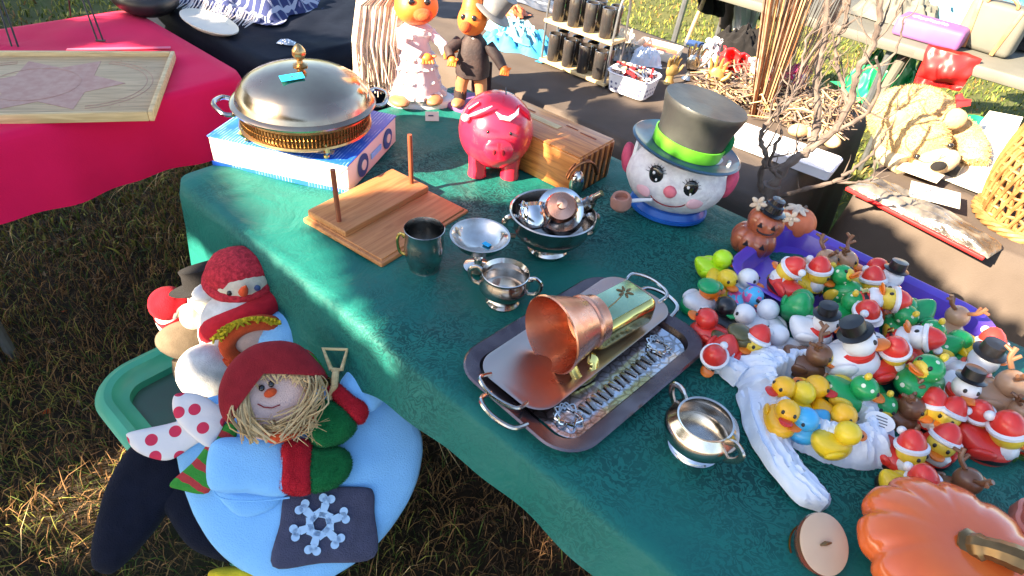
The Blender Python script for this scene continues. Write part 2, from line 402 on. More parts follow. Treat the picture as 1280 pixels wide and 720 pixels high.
def fur(o, n, ln, mats, wd=.0016, seed=1, down=.5):
    me = o.data; me.calc_loop_triangles(); rg = np.random.default_rng(seed)
    co = np.array([v.co for v in me.vertices]); tri = np.array([t.vertices for t in me.loop_triangles])
    A, B, C = co[tri[:, 0]], co[tri[:, 1]], co[tri[:, 2]]; nr = np.cross(B-A, C-A); ar = np.linalg.norm(nr, axis=1); nr /= ar[:, None]+1e-12
    k = rg.choice(len(tri), n, p=ar/ar.sum()); u = rg.uniform(0, 1, n); v = rg.uniform(0, 1, n); f = u+v > 1; u[f] = 1-u[f]; v[f] = 1-v[f]
    P = A[k]+(B-A)[k]*u[:, None]+(C-A)[k]*v[:, None]; D = nr[k]+rg.normal(0, .45, (n, 3)); D[:, 2] -= down; D /= np.linalg.norm(D, axis=1)[:, None]
    S = np.cross(D, rg.normal(0, 1, (n, 3))); S /= np.linalg.norm(S, axis=1)[:, None]; L = ln*rg.uniform(.5, 1.2, n)[:, None]
    V = np.stack([P-S*wd/2-nr[k]*.001, P+S*wd/2-nr[k]*.001, P+D*L], 1).reshape(-1, 3); m = MB(); i = np.arange(n)*3
    m.add([tuple(x) for x in V.tolist()], [(a, a+1, a+2) for a in i.tolist()]); q = m.build('fur', mats, o, smooth=False); q['kind'] = 'stuff'; return q
# ------------------------------------------------------------------ light and sky
SUN_EL = R(29); SH = Vector((-.82, -.57, 0)).normalized(); SUN = SH*math.cos(SUN_EL)+Vector((0, 0, math.sin(SUN_EL)))
w = bpy.data.worlds.new('World'); SC.world = w; w.use_nodes = True; nt = w.node_tree
bg = nt.nodes['Background']; sk = nt.nodes.new('ShaderNodeTexSky'); sk.sky_type = 'NISHITA'; sk.sun_disc = False
sk.sun_elevation = SUN_EL; sk.sun_rotation = math.atan2(SUN.x, SUN.y); nt.links.new(sk.outputs[0], bg.inputs[0]); bg.inputs[1].default_value = .075
sd = bpy.data.lights.new('sun', 'SUN'); sd.energy = 5.0; sd.angle = R(.5); sd.color = (1, .84, .62)
so = bpy.data.objects.new('sun', sd); COL.objects.link(so); so.rotation_euler = SUN.to_track_quat('Z', 'Y').to_euler()
SC.view_settings.view_transform = 'Standard'; SC.view_settings.look = 'None'; SC.view_settings.gamma = 1; SC.view_settings.exposure = 2.5
SC.view_settings.use_curve_mapping = False

# ------------------------------------------------------------------ ground and grass
def ground():
    m = mk('soil', (.05, .032, .018), (.03, .022, .012), sc=14, rough=1, bump=.8)
    nt = m.node_tree; b = nt.nodes['Principled BSDF']; tc = [n for n in nt.nodes if n.type == 'TEX_COORD'][0]
    n = nd(nt, 'ShaderNodeTexNoise', i_Scale=1.2, i_Detail=6); nt.links.new(tc.outputs['Object'], n.inputs['Vector'])
    g = nd(nt, 'ShaderNodeMix', data_type='RGBA'); g.inputs['A'].default_value = (.11, .1, .018, 1); g.inputs['B'].default_value = (.05, .075, .014, 1); nt.links.new(n.outputs['Fac'], g.inputs['Factor'])
    s = nd(nt, 'ShaderNodeSeparateXYZ'); nt.links.new(tc.outputs['Object'], s.inputs[0])
    a = math_(nt, 'ADD', s.outputs[1], math_(nt, 'MULTIPLY', s.outputs[0], .5))
    r = nd(nt, 'ShaderNodeMapRange'); r.inputs['From Min'].default_value = 1.2; r.inputs['From Max'].default_value = 2.4; nt.links.new(a, r.inputs['Value'])
    base = b.inputs['Base Color'].links[0].from_socket
    mx = nd(nt, 'ShaderNodeMix', data_type='RGBA'); nt.links.new(r.outputs['Result'], mx.inputs['Factor']); nt.links.new(base, mx.inputs['A']); nt.links.new(g.outputs['Result'], mx.inputs['B'])
    nt.links.new(mx.outputs['Result'], b.inputs['Base Color'])
    mb = MB(); mb.grid(lambda u, v: ((u-.5)*240, (v-.5)*240, 0), 8, 8); o = mb.build('ground', m); o['kind'] = 'structure'
ground()
def blades(name, n, area, hmin, hmax, wd, mats, wfun, seed, lean=.8):
    rg = np.random.default_rng(seed)
    x0, x1, y0, y1 = area
    x = rg.uniform(x0, x1, n); y = rg.uniform(y0, y1, n)
    keep = wfun(x, y, rg); x = x[keep]; y = y[keep]; n = len(x)
    h = rg.uniform(hmin, hmax, n); a = rg.uniform(0, 2*np.pi, n); l = rg.uniform(.15, lean, n)*h; b = rg.uniform(0, 2*np.pi, n)
    w_ = wd*rg.uniform(.6, 1.3, n)
    bx, by = np.cos(b)*w_/2, np.sin(b)*w_/2
    lx, ly = np.cos(a)*l, np.sin(a)*l
    V = np.zeros((n, 5, 3))
    V[:, 0] = np.stack([x-bx, y-by, -.002+0*x], 1); V[:, 1] = np.stack([x+bx, y+by, -.002+0*x], 1)
    V[:, 2] = np.stack([x+bx*.8+lx*.4, y+by*.8+ly*.4, h*.6], 1); V[:, 3] = np.stack([x-bx*.8+lx*.4, y-by*.8+ly*.4, h*.6], 1)
    V[:, 4] = np.stack([x+lx*1.1, y+ly*1.1, h*rg.uniform(.55, 1, n)], 1)
    me = bpy.data.meshes.new(name); i = np.arange(n)*5
    me.vertices.add(n*5); me.vertices.foreach_set('co', V.ravel())
    loops = np.stack([i, i+1, i+2, i+3, i+3, i+2, i+4], 1).ravel(); me.loops.add(n*7); me.loops.foreach_set('vertex_index', loops)
    me.polygons.add(n*2); ls = np.stack([np.arange(n)*7, np.arange(n)*7+4], 1).ravel(); me.polygons.foreach_set('loop_start', ls)
    for mm in mats: me.materials.append(MATS[mm[0]])
    pr_ = np.array([mm[1] for mm in mats], float); pr_ /= pr_.sum()
    patch = (np.sin(x*3.1+1)*np.cos(y*2.7)+np.sin(x*7.3+y*5.1))*.12
    q = np.clip(rg.uniform(0, 1, n)+patch, 0, .999); mi = np.searchsorted(np.cumsum(pr_), q); mi = np.clip(mi, 0, len(mats)-1)
    me.polygons.foreach_set('material_index', np.repeat(mi, 2)); me.update(calc_edges=True); me.validate()
    o = bpy.data.objects.new(name, me); COL.objects.link(o); return o
o = blades('dry_grass', 150000, (-3.2, 1.1, .1, 3.2), .015, .06, .0026, [('grass_d', .3), ('grass_b', .42), ('grass_g', .16), ('grass_y', .12)], lambda x, y, r: (y < 2.9-.1*x), 3, 1.5)
lv = blades('fallen_leaves', 420, (-2.4, .9, .3, 2.6), .004, .012, .022, [('grass_b', .5), ('felt_orange', .05), ('cardboard', .45)], lambda x, y, r: x > -9, 8, 2.5)
tag(lv, 'small brown dead leaves strewn in the dry grass', 'leaves', kind='stuff')
wd_ = blades('clover_weeds', 5000, (-3, 1, .3, 3.2), .012, .035, .008, [('grass_g', .7), ('leaf', .3)], lambda x, y, r: np.sin(x*5+1.3)*np.sin(y*4.1)+.3*np.sin(x*13) > .45, 9, 1.6)
tag(wd_, 'patches of broad green weeds in the dry grass', 'weeds', kind='stuff')
tag(o, 'brown dry grass beside and under the near tables', 'grass', kind='stuff')
st = blades('dry_stalks', 2600, (-3, 1, .3, 3.0), .05, .11, .002, [('straw', .6), ('grass_y', .4)], lambda x, y, r: np.sin(x*3.3)*np.cos(y*2.9)+.4*np.sin(x*9+y*7) > .1, 13, 1.9)
tag(st, 'long pale dry stalks lying over the brown grass', 'stalks', kind='stuff')
o = blades('lawn_grass', 150000, (-6, 7, 1.6, 9.5), .02, .05, .009, [('grass_g', .42), ('grass_y', .5), ('grass_b', .08)], lambda x, y, r: (r.uniform(0, 1, len(x)) < np.clip(3.0/y, 0, 1)) & (y > 1.5+.0*x), 5, 1.1)
tag(o, 'sunlit yellow green lawn between the far tables', 'grass', kind='stuff')

# ------------------------------------------------------------------ tables and cloths
def cloth(name, label, d0, d1, n0, n1, dropf, mat, rc=.03, fold=.012, wr=.0015, seed=0, group=None, top=T):
    """cloth lying on a table between d0..d1 and n0..n1; dropf(side, t) gives the drop, side 0=near(n0) 1=right(d1) 2=far 3=left"""
    P = []
    def seg(a, b, side, n):
        for i in range(n):
            t = i/n; P.append((a[0]+(b[0]-a[0])*t, a[1]+(b[1]-a[1])*t, side, t))
    step = .014; nd_ = int((d1-d0-2*rc)/step); nn = int((n1-n0-2*rc)/step)
    def corner(cx, cy, a0, side):
        for i in range(7):
            a = R(a0+90*i/7); P.append((cx+rc*math.cos(a), cy+rc*math.sin(a), side, 1.0))
    seg((d0+rc, n0), (d1-rc, n0), 0, nd_); corner(d1-rc, n0+rc, -90, 0)
    seg((d1, n0+rc), (d1, n1-rc), 1, nn); corner(d1-rc, n1-rc, 0, 1)
    seg((d1-rc, n1), (d0+rc, n1), 2, nd_); corner(d0+rc, n1-rc, 90, 2)
    seg((d0, n1-rc), (d0, n0+rc), 3, nn); corner(d0+rc, n0+rc, 180, 3)
    M_ = len(P); cx, cy = (d0+d1)/2, (n0+n1)/2; drops = [dropf(p[2], p[3]) for p in P]
    for _ in range(12): drops = [(drops[i-1]+2*drops[i]+drops[(i+1) % M_])/4 for i in range(M_)]
    vs, fs = [], []
    K = 22
    half = min(d1-d0, n1-n0)/2
    for k in range(K+1):
        s = k/K
        for i, p in enumerate(P):
            # nearest point on the spine
            sx = min(max(p[0], d0+half), d1-half); x = sx+(p[0]-sx)*s; y = cy+(p[1]-cy)*s
            q = W(x, y); z = (wr*3*fbm((q.x, q.y, seed), 5)+wr*2.2*max(0, 1-abs(noise.noise(Vector((q.x*2.6+seed, q.y*2.6, seed*.7))))*9)+.0012*max(0, 1-abs(y-cy)*90)*(seed < 5))*min(1, (1-s)*8)
            vs.append(W(x, y, top+z+.001))
    J = 12; L_ = 0; per = [0]
    for i in range(1, M_): L_ += math.hypot(P[i][0]-P[i-1][0], P[i][1]-P[i-1][1]); per.append(L_)
    for j in range(1, J+1):
        f = j/J
        for i, p in enumerate(P):
            a = P[i-3]; b = P[(i+3) % M_]; tx, ty = b[0]-a[0], b[1]-a[1]; l = math.hypot(tx, ty) or 1; ox, oy = ty/l, -tx/l
            dr = drops[i]*f; ph = per[i]*19+seed
            out = .003+.004*min(1, dr/.03) + fold*f*min(1, dr/.12)*(math.sin(ph)+.6*math.sin(ph*2.3+1)+1)+.02*f
            vs.append(W(p[0]+ox*out, p[1]+oy*out, top-dr+.001-(0 if dr > .01 else .0)))
    tot = K+1+J
    for k in range(tot-1):
        for i in range(M_):
            n = (i+1) % M_; fs.append((k*M_+i, k*M_+n, (k+1)*M_+n, (k+1)*M_+i))
    mb = MB(); mb.add(vs, fs); o = mb.build(name, mat, auto=0)
    b = bmesh.new(); b.from_mesh(o.data); bmesh.ops.remove_doubles(b, verts=b.verts[:], dist=.0004); b.to_mesh(o.data); b.free()
    return tag(o, label, 'tablecloth', group)
def table(label, d0, d1, n0, n1, top=T, topmat='white', group='folding tables under the goods', inset=0):
    c = W((d0+d1)/2, (n0+n1)/2, 0); t = thing('folding_table', label, 'table', c, AD, group)
    a, b = (d1-d0)/2-.015, (n1-n0)/2-.015
    MB().box((0, 0, top-.034), (2*a, 2*b, .035), bev=.01).build('tabletop', topmat, t)
    for sx in (-1, 1):
        for sy in (-1, 1):
            MB().tube([(sx*(a-.1-inset/3), sy*(b-.08-inset), top-.04), (sx*(a-.12-inset/3), sy*(b-.05-inset), .3), (sx*(a-.12-inset/3), sy*(b-.05-inset), 0)], .014, 10).build('leg', 'steel', t)
    return t
lerp = lambda a, b, t: a+(b-a)*min(1, max(0, t))
def dgreen(side, t):
    if side == 0: return lerp(.36, .065, t*1.7/.62)
    if side == 3: return lerp(.2, .34, t)
    return .12
table('folding table hidden under the dark green damask cloth', -1.14, .67, .43, 1.19)
cloth('green_tablecloth', 'dark green damask cloth over the middle table of silverware and rubber ducks', -1.16, .69, .425, 1.192, dgreen, 'damask_green', wr=.0026, seed=1, fold=.007)
table('folding table hidden under the bright pink cloth', -2.12, -1.54, -.6, .77, inset=.6)
cloth('pink_tablecloth', 'bright crimson pink cloth on the table at the far left', -2.14, -1.52, -.65, .79, lambda s, t: .17, 'pink_cloth', fold=.009, wr=.003, seed=4, rc=.05)
table('folding table hidden under the navy cloth behind the pink one', -2.3, -1.58, .9, 2.2)
cloth('navy_tablecloth', 'very dark navy cloth on the table behind the pink one', -2.32, -1.56, .87, 2.2, lambda s, t: .45, 'navy_cloth', fold=.01, wr=.003, seed=9)
table('folding table hidden under the brown cloth behind the silverware', -1.7, -.35, 1.3, 2.03)
cloth('brown_tablecloth', 'matte dark brown cloth on the table of glasses, basket and dried twigs', -1.727, -.33, 1.285, 2.05, lambda s, t: .4, 'tan_cloth', fold=.008, wr=.003, seed=12)
table('folding table hidden under the black cloth of the teddy bear', -.17, 1.3, 1.54, 2.1)
cloth('black_tablecloth', 'black brown cloth on the table holding the teddy bear and wicker basket', -.2, 1.3, 1.505, 2.13, lambda s, t: .42, 'tan_cloth', rc=.07, fold=.012, wr=.004, seed=15)
ft = thing('folding_table', 'pale grey table far off at the upper right with a red bag hung under it', 'table', W(.5, 3.2, 0), AD, 'folding tables under the goods')
MB().box((0, 0, T-.02), (2.2, .7, .045), bev=.012).build('tabletop', 'grey_cloth', ft)
for sx in (-1, -.06, 1):
    MB().tube([(sx*.95, -.26, T-.04), (sx*.95-.08, -.3, 0)], .02, 10).build('leg', 'grey_cloth', ft)
    MB().tube([(sx*.95, .26, T-.04), (sx*.95+.02, .3, 0)], .02, 10).build('leg', 'grey_cloth', ft)
# far centre table (brown top, dark clothes)
ft2 = thing('folding_table', 'grey brown table top behind the bundle of reeds', 'table', W(-.95, 3.15, 0), AD, 'folding tables under the goods')
MB().box((0, 0, T-.02), (1.1, .6, .04), bev=.01).build('tabletop', 'grey_cloth', ft2)
for sx in (-1, 1):
    for sy in (-1, 1): MB().tube([(sx*.45, sy*.24, T-.03), (sx*.47, sy*.26, 0)], .015, 8).build('leg', 'steel', ft2)

# ------------------------------------------------------------------ blue box with chafing dish
BX = at(262, 207); ang = math.atan2(-.049, .289); c1 = at(433, 245); c2 = at(500, 178)
bc = (BX+c1)/2+(c2-c1)/2
pmk('blue_print', lambda nt, v: math_(nt, 'MULTIPLY', stripes(0, 160, .75)(nt, v), blotch(30, .45, .6)(nt, v)), (.015, .12, .62), (.35, .55, .85), rough=.45)
t = thing('gift_box', 'flat blue and white printed cardboard box under the chafing dish', 'box', (bc.x, bc.y, T+.002), ang)
BW, BD, BH = (c1-BX).length, (c2-c1).length*.97, .062
MB().box((0, 0, BH/2), (BW-.004, BD-.004, BH-.004), bev=.001).build('carton', 'white_card', t)
MB().box((0, 0, BH), (BW, BD, .003), bev=.001).build('printed_lid', 'blue_print', t)
e = MB(); e.box((0, -BD/2, .004), (BW, .0015, .009), bev=0).build('printed_edge', 'blue_print', t)
e = MB()
e.tube([(-BW/2+.004, -BD/2-.0006, BH-.004), (-BW/2+.02, -BD/2-.0006, BH-.018), (-BW/2+.02, -BD/2-.0006, .02)], .0009, 4).build('folded_tab', 'cardboard', t)
MB().tube([(BW/2-.004, -BD/2-.0006, BH-.004), (BW/2-.02, -BD/2-.0006, BH-.02), (BW/2-.004, -BD/2-.0006, .01)], .0009, 4).build('folded_tab', 'cardboard', t)
for k, (yy, rr) in enumerate(((-.055, .024), (.07, .022))):
    m = MB(); m.lathe([(0, 0), (rr, 0), (rr, .0012), (0, .0012)], 20, M4((BW/2-.0005, yy, .031), (0, 90, 0))).build('round_picture', 'pot_blue', t)
    MB().lathe([(0, 0), (rr*.45, 0), (rr*.45, .0012), (0, .0012)], 16, M4((BW/2+.0008, yy+.002, .031), (0, 90, 0))).build('round_picture', 'white_card', t)
MB().box((BW/2, .01, .03), (.0016, .05, .012), bev=0).build('printed_text', 'felt_blue', t)
MB().box((.085, -.09, BH+.0025), (.035, .016, .001), (0, 0, 12), bev=0).build('price_sticker', 'paper_tag', t)
DZ = T+.002+BH+.0015
dp = at(385, 165, DZ); DR = .131
t = thing('chafing_dish', 'round brass and silver lidded dish with pierced gallery on the blue box', 'dish', (dp.x, dp.y, DZ), face_cam(dp, 4))
# feet
for a in (-80, 10, 100, 190):
    ca, sa = math.cos(R(a)), math.sin(R(a))
    MB().ell((ca*DR*.9, sa*DR*.9, .005), (.006, .006, .005)).tube([(ca*DR*.89, sa*DR*.89, .006), (ca*DR*.97, sa*DR*.97, .018), (ca*DR*.86, sa*DR*.86, .028)], [.004, .006, .008]).build('foot', 'brass', t)
m = MB(); m.lathe([(DR*.86, .02), (DR*.95, .02), (DR*.97, .023), (DR*.96, .027), (DR*.925, .029), (DR*.925, .0295), (DR*.9, .0295)], 64).build('lower_rim', 'old_brass', t)
m = MB(); m.lathe([(DR*.9, .029), (DR*.9, .058)], 64); m.build('gallery_back', 'gold_brown', t)
m = MB()
for row in range(2):
    for k in range(110):
        a = 2*math.pi*k/110; z = .0345+row*.012
        m.tube([(DR*.93*math.cos(a), DR*.93*math.sin(a), z-.006), (DR*.935*math.cos(a), DR*.935*math.sin(a), z+.006)], .0016, 4, cap=False)
m.lathe([(DR*.92, .0405), (DR*.945, .041), (DR*.92, .042)], 64)
m.build('pierced_gallery', 'old_brass', t)
MB().lathe([(DR*.9, .052), (DR*.95, .053), (DR*.975, .056), (DR*.97, .061), (DR*.93, .063), (DR*.9, .063)], 64).build('upper_rim', 'old_brass', t)
lp = [(DR*.96, .062), (DR*1.03, .064), (DR*1.045, .068), (DR*1.02, .071), (DR*.975, .073), (DR*.955, .08), (DR*.92, .092), (DR*.84, .103), (DR*.83, .105), (DR*.7, .116), (DR*.5, .126), (DR*.3, .132), (DR*.1, .135), (0, .1355)]
lid = MB().lathe(lp, 72).build('lid', 'lid_metal', t)
MB().lathe([(.012, .134), (.014, .137), (.006, .141), (.005, .146), (.009, .15), (.0125, .157), (.012, .165), (.007, .172), (.002, .176), (0, .1765)], 20, wob=lambda a, z: 1+.06*math.sin(a*8)).build('finial', 'old_brass', lid)
MB().box((-.02, -.045, .1325), (.042, .02, .001), (9, -4, 8), bev=0).build('price_sticker', 'sticker_blue', lid)
MB().box((-.02, -.045, .1333), (.006, .003, .0005), (10, -2, 8), bev=0).build('price_mark', 'ink', lid)
for s in (-1, 1):
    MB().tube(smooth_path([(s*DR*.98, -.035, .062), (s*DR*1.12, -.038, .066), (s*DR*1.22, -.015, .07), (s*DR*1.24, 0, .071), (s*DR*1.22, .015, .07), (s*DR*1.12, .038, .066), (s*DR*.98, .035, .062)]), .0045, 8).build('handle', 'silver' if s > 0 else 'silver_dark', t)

# ------------------------------------------------------------------ troll like dolls on white plinth
bp = at(528, 135)
t = thing('oval_plinth', 'white oval plinth under the bride and groom dolls', 'plinth', (bp.x, bp.y, T+.002), face_cam(bp, 6))
MB().lathe([(0, 0), (1, 0), (1.02, .004), (1, .012), (.94, .016), (0, .016)], 40, M4((.0, .03, 0), sc=(.085, .05, 1))).build('plinth_top', 'white', t)
tag(t, 'white oval plinth under the bride doll')
gp = at(592, 140)
pl = thing('oval_plinth', 'lilac oval plinth under the groom doll', 'plinth', (gp.x, gp.y, T+.002), face_cam(gp, -10))
MB().lathe([(0, 0), (1, 0), (1.02, .004), (1, .01), (.94, .013), (0, .013)], 40, M4((0, .03, 0), sc=(.085, .055, 1))).build('plinth_top', 'lilac', pl)  # plinth top in one even lilac tone
# bride
p = at(522, 118, T+.02)
b = thing('bride_doll', 'orange faced doll in white lace bridal gown with a long cream veil', 'doll', (p.x-.005, p.y, T+.018), face_cam(p, 12)); b.scale = (1.28, 1.1, 1)
MB().lathe([(.0, 0), (.048, 0), (.052, .01), (.048, .035), (.04, .07), (.03, .105), (.024, .13), (.03, .15), (.03, .165), (.012, .18), (0, .182)], 40, wob=lambda a, z: 1+.05*math.sin(a*9+z*30)*(1 if z < .12 else .2)).build('gown', 'gown', b)
m = MB()
for k in range(16):
    a = 2*math.pi*k/16; m.ell((.047*math.cos(a), .047*math.sin(a), .012), (.013, .013, .01), lump=.5, lf=120, seg=10)
m.build('lace_hem', 'lace', b)
m = MB()
for row, (zz, rr) in enumerate(((.045, .041), (.075, .035), (.1, .03))):
    for k in range(13):
        a = 2*math.pi*(k+row*.5)/13; m.ell((rr*math.cos(a), rr*math.sin(a), zz), (.008, .008, .006), lump=.6, lf=160, seg=8)
m.build('lace_tier', 'lace', b)
m = MB()
for k in range(8): m.ell((.026*math.cos(k), -abs(.026*math.sin(k)), .155+.006*math.sin(k*3)), (.012, .008, .009), lump=.5, lf=150, seg=8)
m.build('lace_collar', 'lace', b)
hd = MB().ell((0, -.006, .215), (.04, .036, .042), lump=.12, lf=30, seg=28).ell((0, -.004, .262), (.027, .025, .032), lump=.1, seg=20).build('head', 'skin_orange', b)
MB().ell((.004, -.05, .208), (.017, .016, .014)).ell((.004, -.062, .208), (.012, .008, .01), seg=14).build('snout', 'felt_orange', hd)
for s in (-1, 1):
    MB().ell((s*.014, -.039, .232), (.006, .004, .007), seg=10).build('eye', 'black_glossy', hd)
m = MB()
for k in range(190):
    u = k/189; x0 = -.045+.034*math.sin(k*2.4); y0 = .02+.022*math.cos(k*1.9)
    m.tube([(x0*.6, y0, .262), (x0-.0-.02*u, y0+.01, .21), (x0-.01-.025*u, y0+.005-.02*u, .13), (x0-.016-.03*math.sin(k*7)*.4-.01, y0-.03*u, .03+.02*math.sin(k*3))], [.0012, .002, .0022, .001], 4)
m.build('veil', 'hair_cream', b)
m = MB()
for k in range(30):
    a = k*2.4; m.tube([(.02*math.cos(a), .02*math.sin(a), .275), (.035*math.cos(a), .03*math.sin(a), .31), (.02*math.cos(a)-.02, .03*math.sin(a), .345)], [.004, .005, .001], 5)
m.build('hair', 'hair_cream', hd)
MB().tube([(.024, -.01, .155), (.045, -.028, .135), (.048, -.045, .118)], [.011, .01, .008]).build('arm', 'gown', b)
MB().tube([(-.026, -.01, .155), (-.03, -.035, .135), (.0, -.05, .12)], [.011, .01, .008]).build('arm', 'gown', b)
for x, z in ((.052, .122), (.012, .112)):
    m = MB(); m.ell((x, -.052, z), (.011, .01, .012), seg=12)
    for k in range(4): m.tube([(x-.008+k*.005, -.056, z), (x-.009+k*.006, -.064, z-.008)], [.0035, .0025], 6)
    m.tube([(x+.008, -.052, z+.004), (x+.015, -.057, z+.007)], [.0035, .0025], 6).build('hand', 'skin_orange', b)
for s in (-1, 1): MB().ell((s*.033-.006, -.045, .008), (.018, .026, .012), (0, 0, -s*15)).build('foot', 'skin_tan', b)
p2 = at(540, 152); tg = thing('price_card', 'small cream price card leaning at the bride doll', 'price tag', (p2.x, p2.y, T+.003), face_cam(p2, 5))
MB().box((0, 0, .0105), (.032, .0012, .022), (-35, 0, 0), bev=0).build('card', 'paper_tag', tg); MB().box((-.003, -.0008, .0125), (.012, .0012, .003), (-35, 0, 0), bev=0).build('written_price', 'ink', tg)
# groom
p = at(588, 128, T+.02)
g = thing('groom_doll', 'orange faced doll in black tailcoat and grey top hat', 'doll', (p.x, p.y, T+.015), face_cam(p, -8))
for s in (-1, 1):
    MB().tube([(s*.017, 0, .085), (s*.024, -.002, .05), (s*.026, .0, .012)], [.018, .015, .013], 12).build('leg', 'skin_tan', g)
    MB().tube([(s*.026, 0, .012), (s*.0265, 0, .035)], [.0155, .016], 12).build('boot', 'jacket', g)
    MB().ell((s*.028, -.016, .008), (.015, .026, .01), (0, 0, s*12)).build('foot', 'skin_tan', g)
MB().ell((0, -.004, .09), (.034, .026, .022)).build('shorts', 'pipe_tan', g)
MB().lathe([(.03, .07), (.04, .075), (.041, .1), (.034, .13), (.03, .155), (.016, .172), (0, .174)], 28, M4(sc=(1, .8, 1)), wob=lambda a, z: 1+.04*math.sin(a*5)).build('tailcoat', 'jacket', g)
MB().prism([(-.013, .09), (.013, .09), (.017, .16), (0, .168), (-.017, .16)], .006, M4((0, -.028, 0), (84, 0, 0))).build('shirt_front', 'white', g)
MB().box((.02, .03, .06), (.05, .008, .09), (12, 0, 0), bev=.004).build('coat_tail', 'jacket', g)
MB().tube([(.034, 0, .15), (.062, -.012, .125), (.075, -.022, .11)], [.014, .013, .011], 12).build('arm', 'jacket', g)
MB().tube([(-.034, 0, .15), (-.055, -.025, .135), (-.045, -.042, .125)], [.014, .013, .01], 12).build('arm', 'jacket', g)
for x, y in ((.081, -.027), (-.04, -.05)):
    m = MB(); m.ell((x, y, .107 if x > 0 else .12), (.011, .01, .011), seg=12); zz = .107 if x > 0 else .12
    for k in range(4): m.tube([(x-.007+k*.0048, y-.004, zz), (x-.008+k*.0055, y-.012, zz-.008)], [.0035, .0025], 6)
    m.tube([(x+.007, y, zz+.004), (x+.013, y-.006, zz+.008)], [.0035, .0025], 6).build('hand', 'skin_orange', g)
hd = MB().ell((-.006, -.006, .205), (.034, .032, .036), lump=.12, lf=30, seg=24).lathe([(.026, .225), (.022, .245), (.012, .262), (0, .275)], 16, M4((-.006, -.004, 0))).build('head', 'skin_orange', g)
MB().ell((-.014, -.044, .198), (.013, .014, .012)).build('snout', 'felt_orange', hd)
for s in (-1, 1): MB().ell((s*.012-.01, -.035, .216), (.006, .004, .007), seg=10).build('eye', 'black_glossy', hd)
h = MB().lathe([(0, 0), (.048, 0), (.05, .003), (.046, .006), (.03, .007), (.032, .045), (.036, .052), (0, .054)], 28, M4((.034, .008, .222), (0, 32, 0))).build('top_hat', 'grey_hat', g)

# ------------------------------------------------------------------ piggy bank
p = at(616, 212)
t = thing('piggy_bank', 'shiny red pig bank with a painted white fringe', 'piggy bank', (p.x, p.y, T+.002), face_cam(p, 3))
PR = .077
def pigf(v): return v
bd = MB().ell((0, 0, .091), (PR, PR*1.05, PR*1.02), seg=40).build('body', 'pig_red', t)
for sx in (-1, 1):
    for sy in (-1, 1):
        MB().lathe([(0, .0005), (.017, 0), (.0195, .002), (.0195, .009), (.018, .02), (.02, .04), (.019, .075)], 24, M4((sx*.034, sy*.032, 0))).build('leg', 'pig_red', t)
sn = MB().lathe([(.0, .026), (.02, .026), (.0265, .022), (.028, .014), (.031, 0)], 26, M4((.004, -.066, .084), (78, 0, 0), (1.08, .86, 1))).build('snout', 'pig_red', t)
for s in (-1, 1): MB().ell((.004+s*.009, -.0925, .0865), (.0028, .002, .006), seg=10).build('nostril', 'felt_maroon', sn)
for s in (-1, 1):
    MB().ell((s*.022+.003, -.0715, .119), (.0035, .003, .004), seg=10).build('eye', 'black_glossy', t)
    MB().prism([(-.022, 0), (-.014, .028), (0, .042), (.016, .026), (.022, 0), (0, -.008)], .009, M4((s*.052, -.03, .142), (-38, s*52, s*18)), bev=.003).build('ear', 'pig_red', t)
MB().tube([(-.058, -.048, .138), (-.045, -.056, .148), (-.028, -.057, .157), (-.014, -.052, .164)], [.004, .007, .006, .002], 8, flat=.5).ell((-.064, -.046, .133), (.008, .006, .008)).build('white_fringe', 'white', t)
MB().tube([(-.006, -.057, .155), (.004, -.062, .147), (.02, -.063, .145), (.034, -.055, .153), (.038, -.046, .162)], [.002, .007, .008, .006, .001], 8, flat=.5).build('white_fringe', 'white', t)
MB().box((.012, -.012, .1795), (.002, .028, .004), bev=0).build('coin_slot', 'black', t)
MB().tube([(0, .078, .11), (.006, .088, .118), (-.002, .092, .126), (-.006, .087, .118)], .003, 6).build('tail', 'pig_red', t)

# ------------------------------------------------------------------ wooden dovetail box
BL, FR = at(657, 126, T+.088), at(716, 196, T+.088); c = (BL+FR)/2
t = thing('dovetail_box', 'orange wooden box with finger joints and a slotted lid behind the pig', 'box', (c.x, c.y, T+.002), R(-35))
MB().box((0, 0, .043), (.262, .13, .084), bev=.003).build('box_body', 'wood_orange', t)
for s in (-1, 1):
    m = MB()
    for k in range(6): m.box((s*.1305, -.054+k*.0215, .043), (.0035, .011, .082), bev=.0008)
    m.build('finger_joint', 'copper_dull', t)
MB().box((0, 0, .0865), (.256, .125, .003), bev=.001).build('lid', 'wood_orange', t)
MB().box((-.035, .012, .0884), (.115, .018, .002), bev=.0006).build('lid_inset', 'wood_pale', t)
for x, y, l in ((-.085, .034, .05), (.085, .03, .04), (.04, .035, .03)): MB().box((x, y, .0884), (l, .003, .0012), bev=0).build('lid_groove', 'wood_red', t)

# ------------------------------------------------------------------ board with two dowels
cA, cB, cC = at(389, 271, T+.012), at(467, 337, T+.012), at(577, 264, T+.012)
c = (cA+cC)/2; ang = math.atan2((cC-cB).y, (cC-cB).x); lx = (cC-cB).length*.97; ly = .198
t = thing('dowel_stand', 'stained wooden board with a raised bar and two upright dowels', 'wooden stand', (c.x, c.y, T+.002), ang-R(2))
MB().box((0, 0, .005), (lx, ly, .010), bev=.003).box((0, .001, .011), (lx-.012, ly-.012, .004), bev=.0015).build('base_board', 'wood_board', t)
MB().box((0, .045, .019), (lx*.93, .098, .014), bev=.003).build('raised_bar', 'wood_board', t)
for x in (-.4, .4):
    q = t.matrix_world
    MB().tube([(x*lx, .028, .02), (x*lx-.002, .03, .128)], .0045, 12).build('dowel', 'wood_red', t)
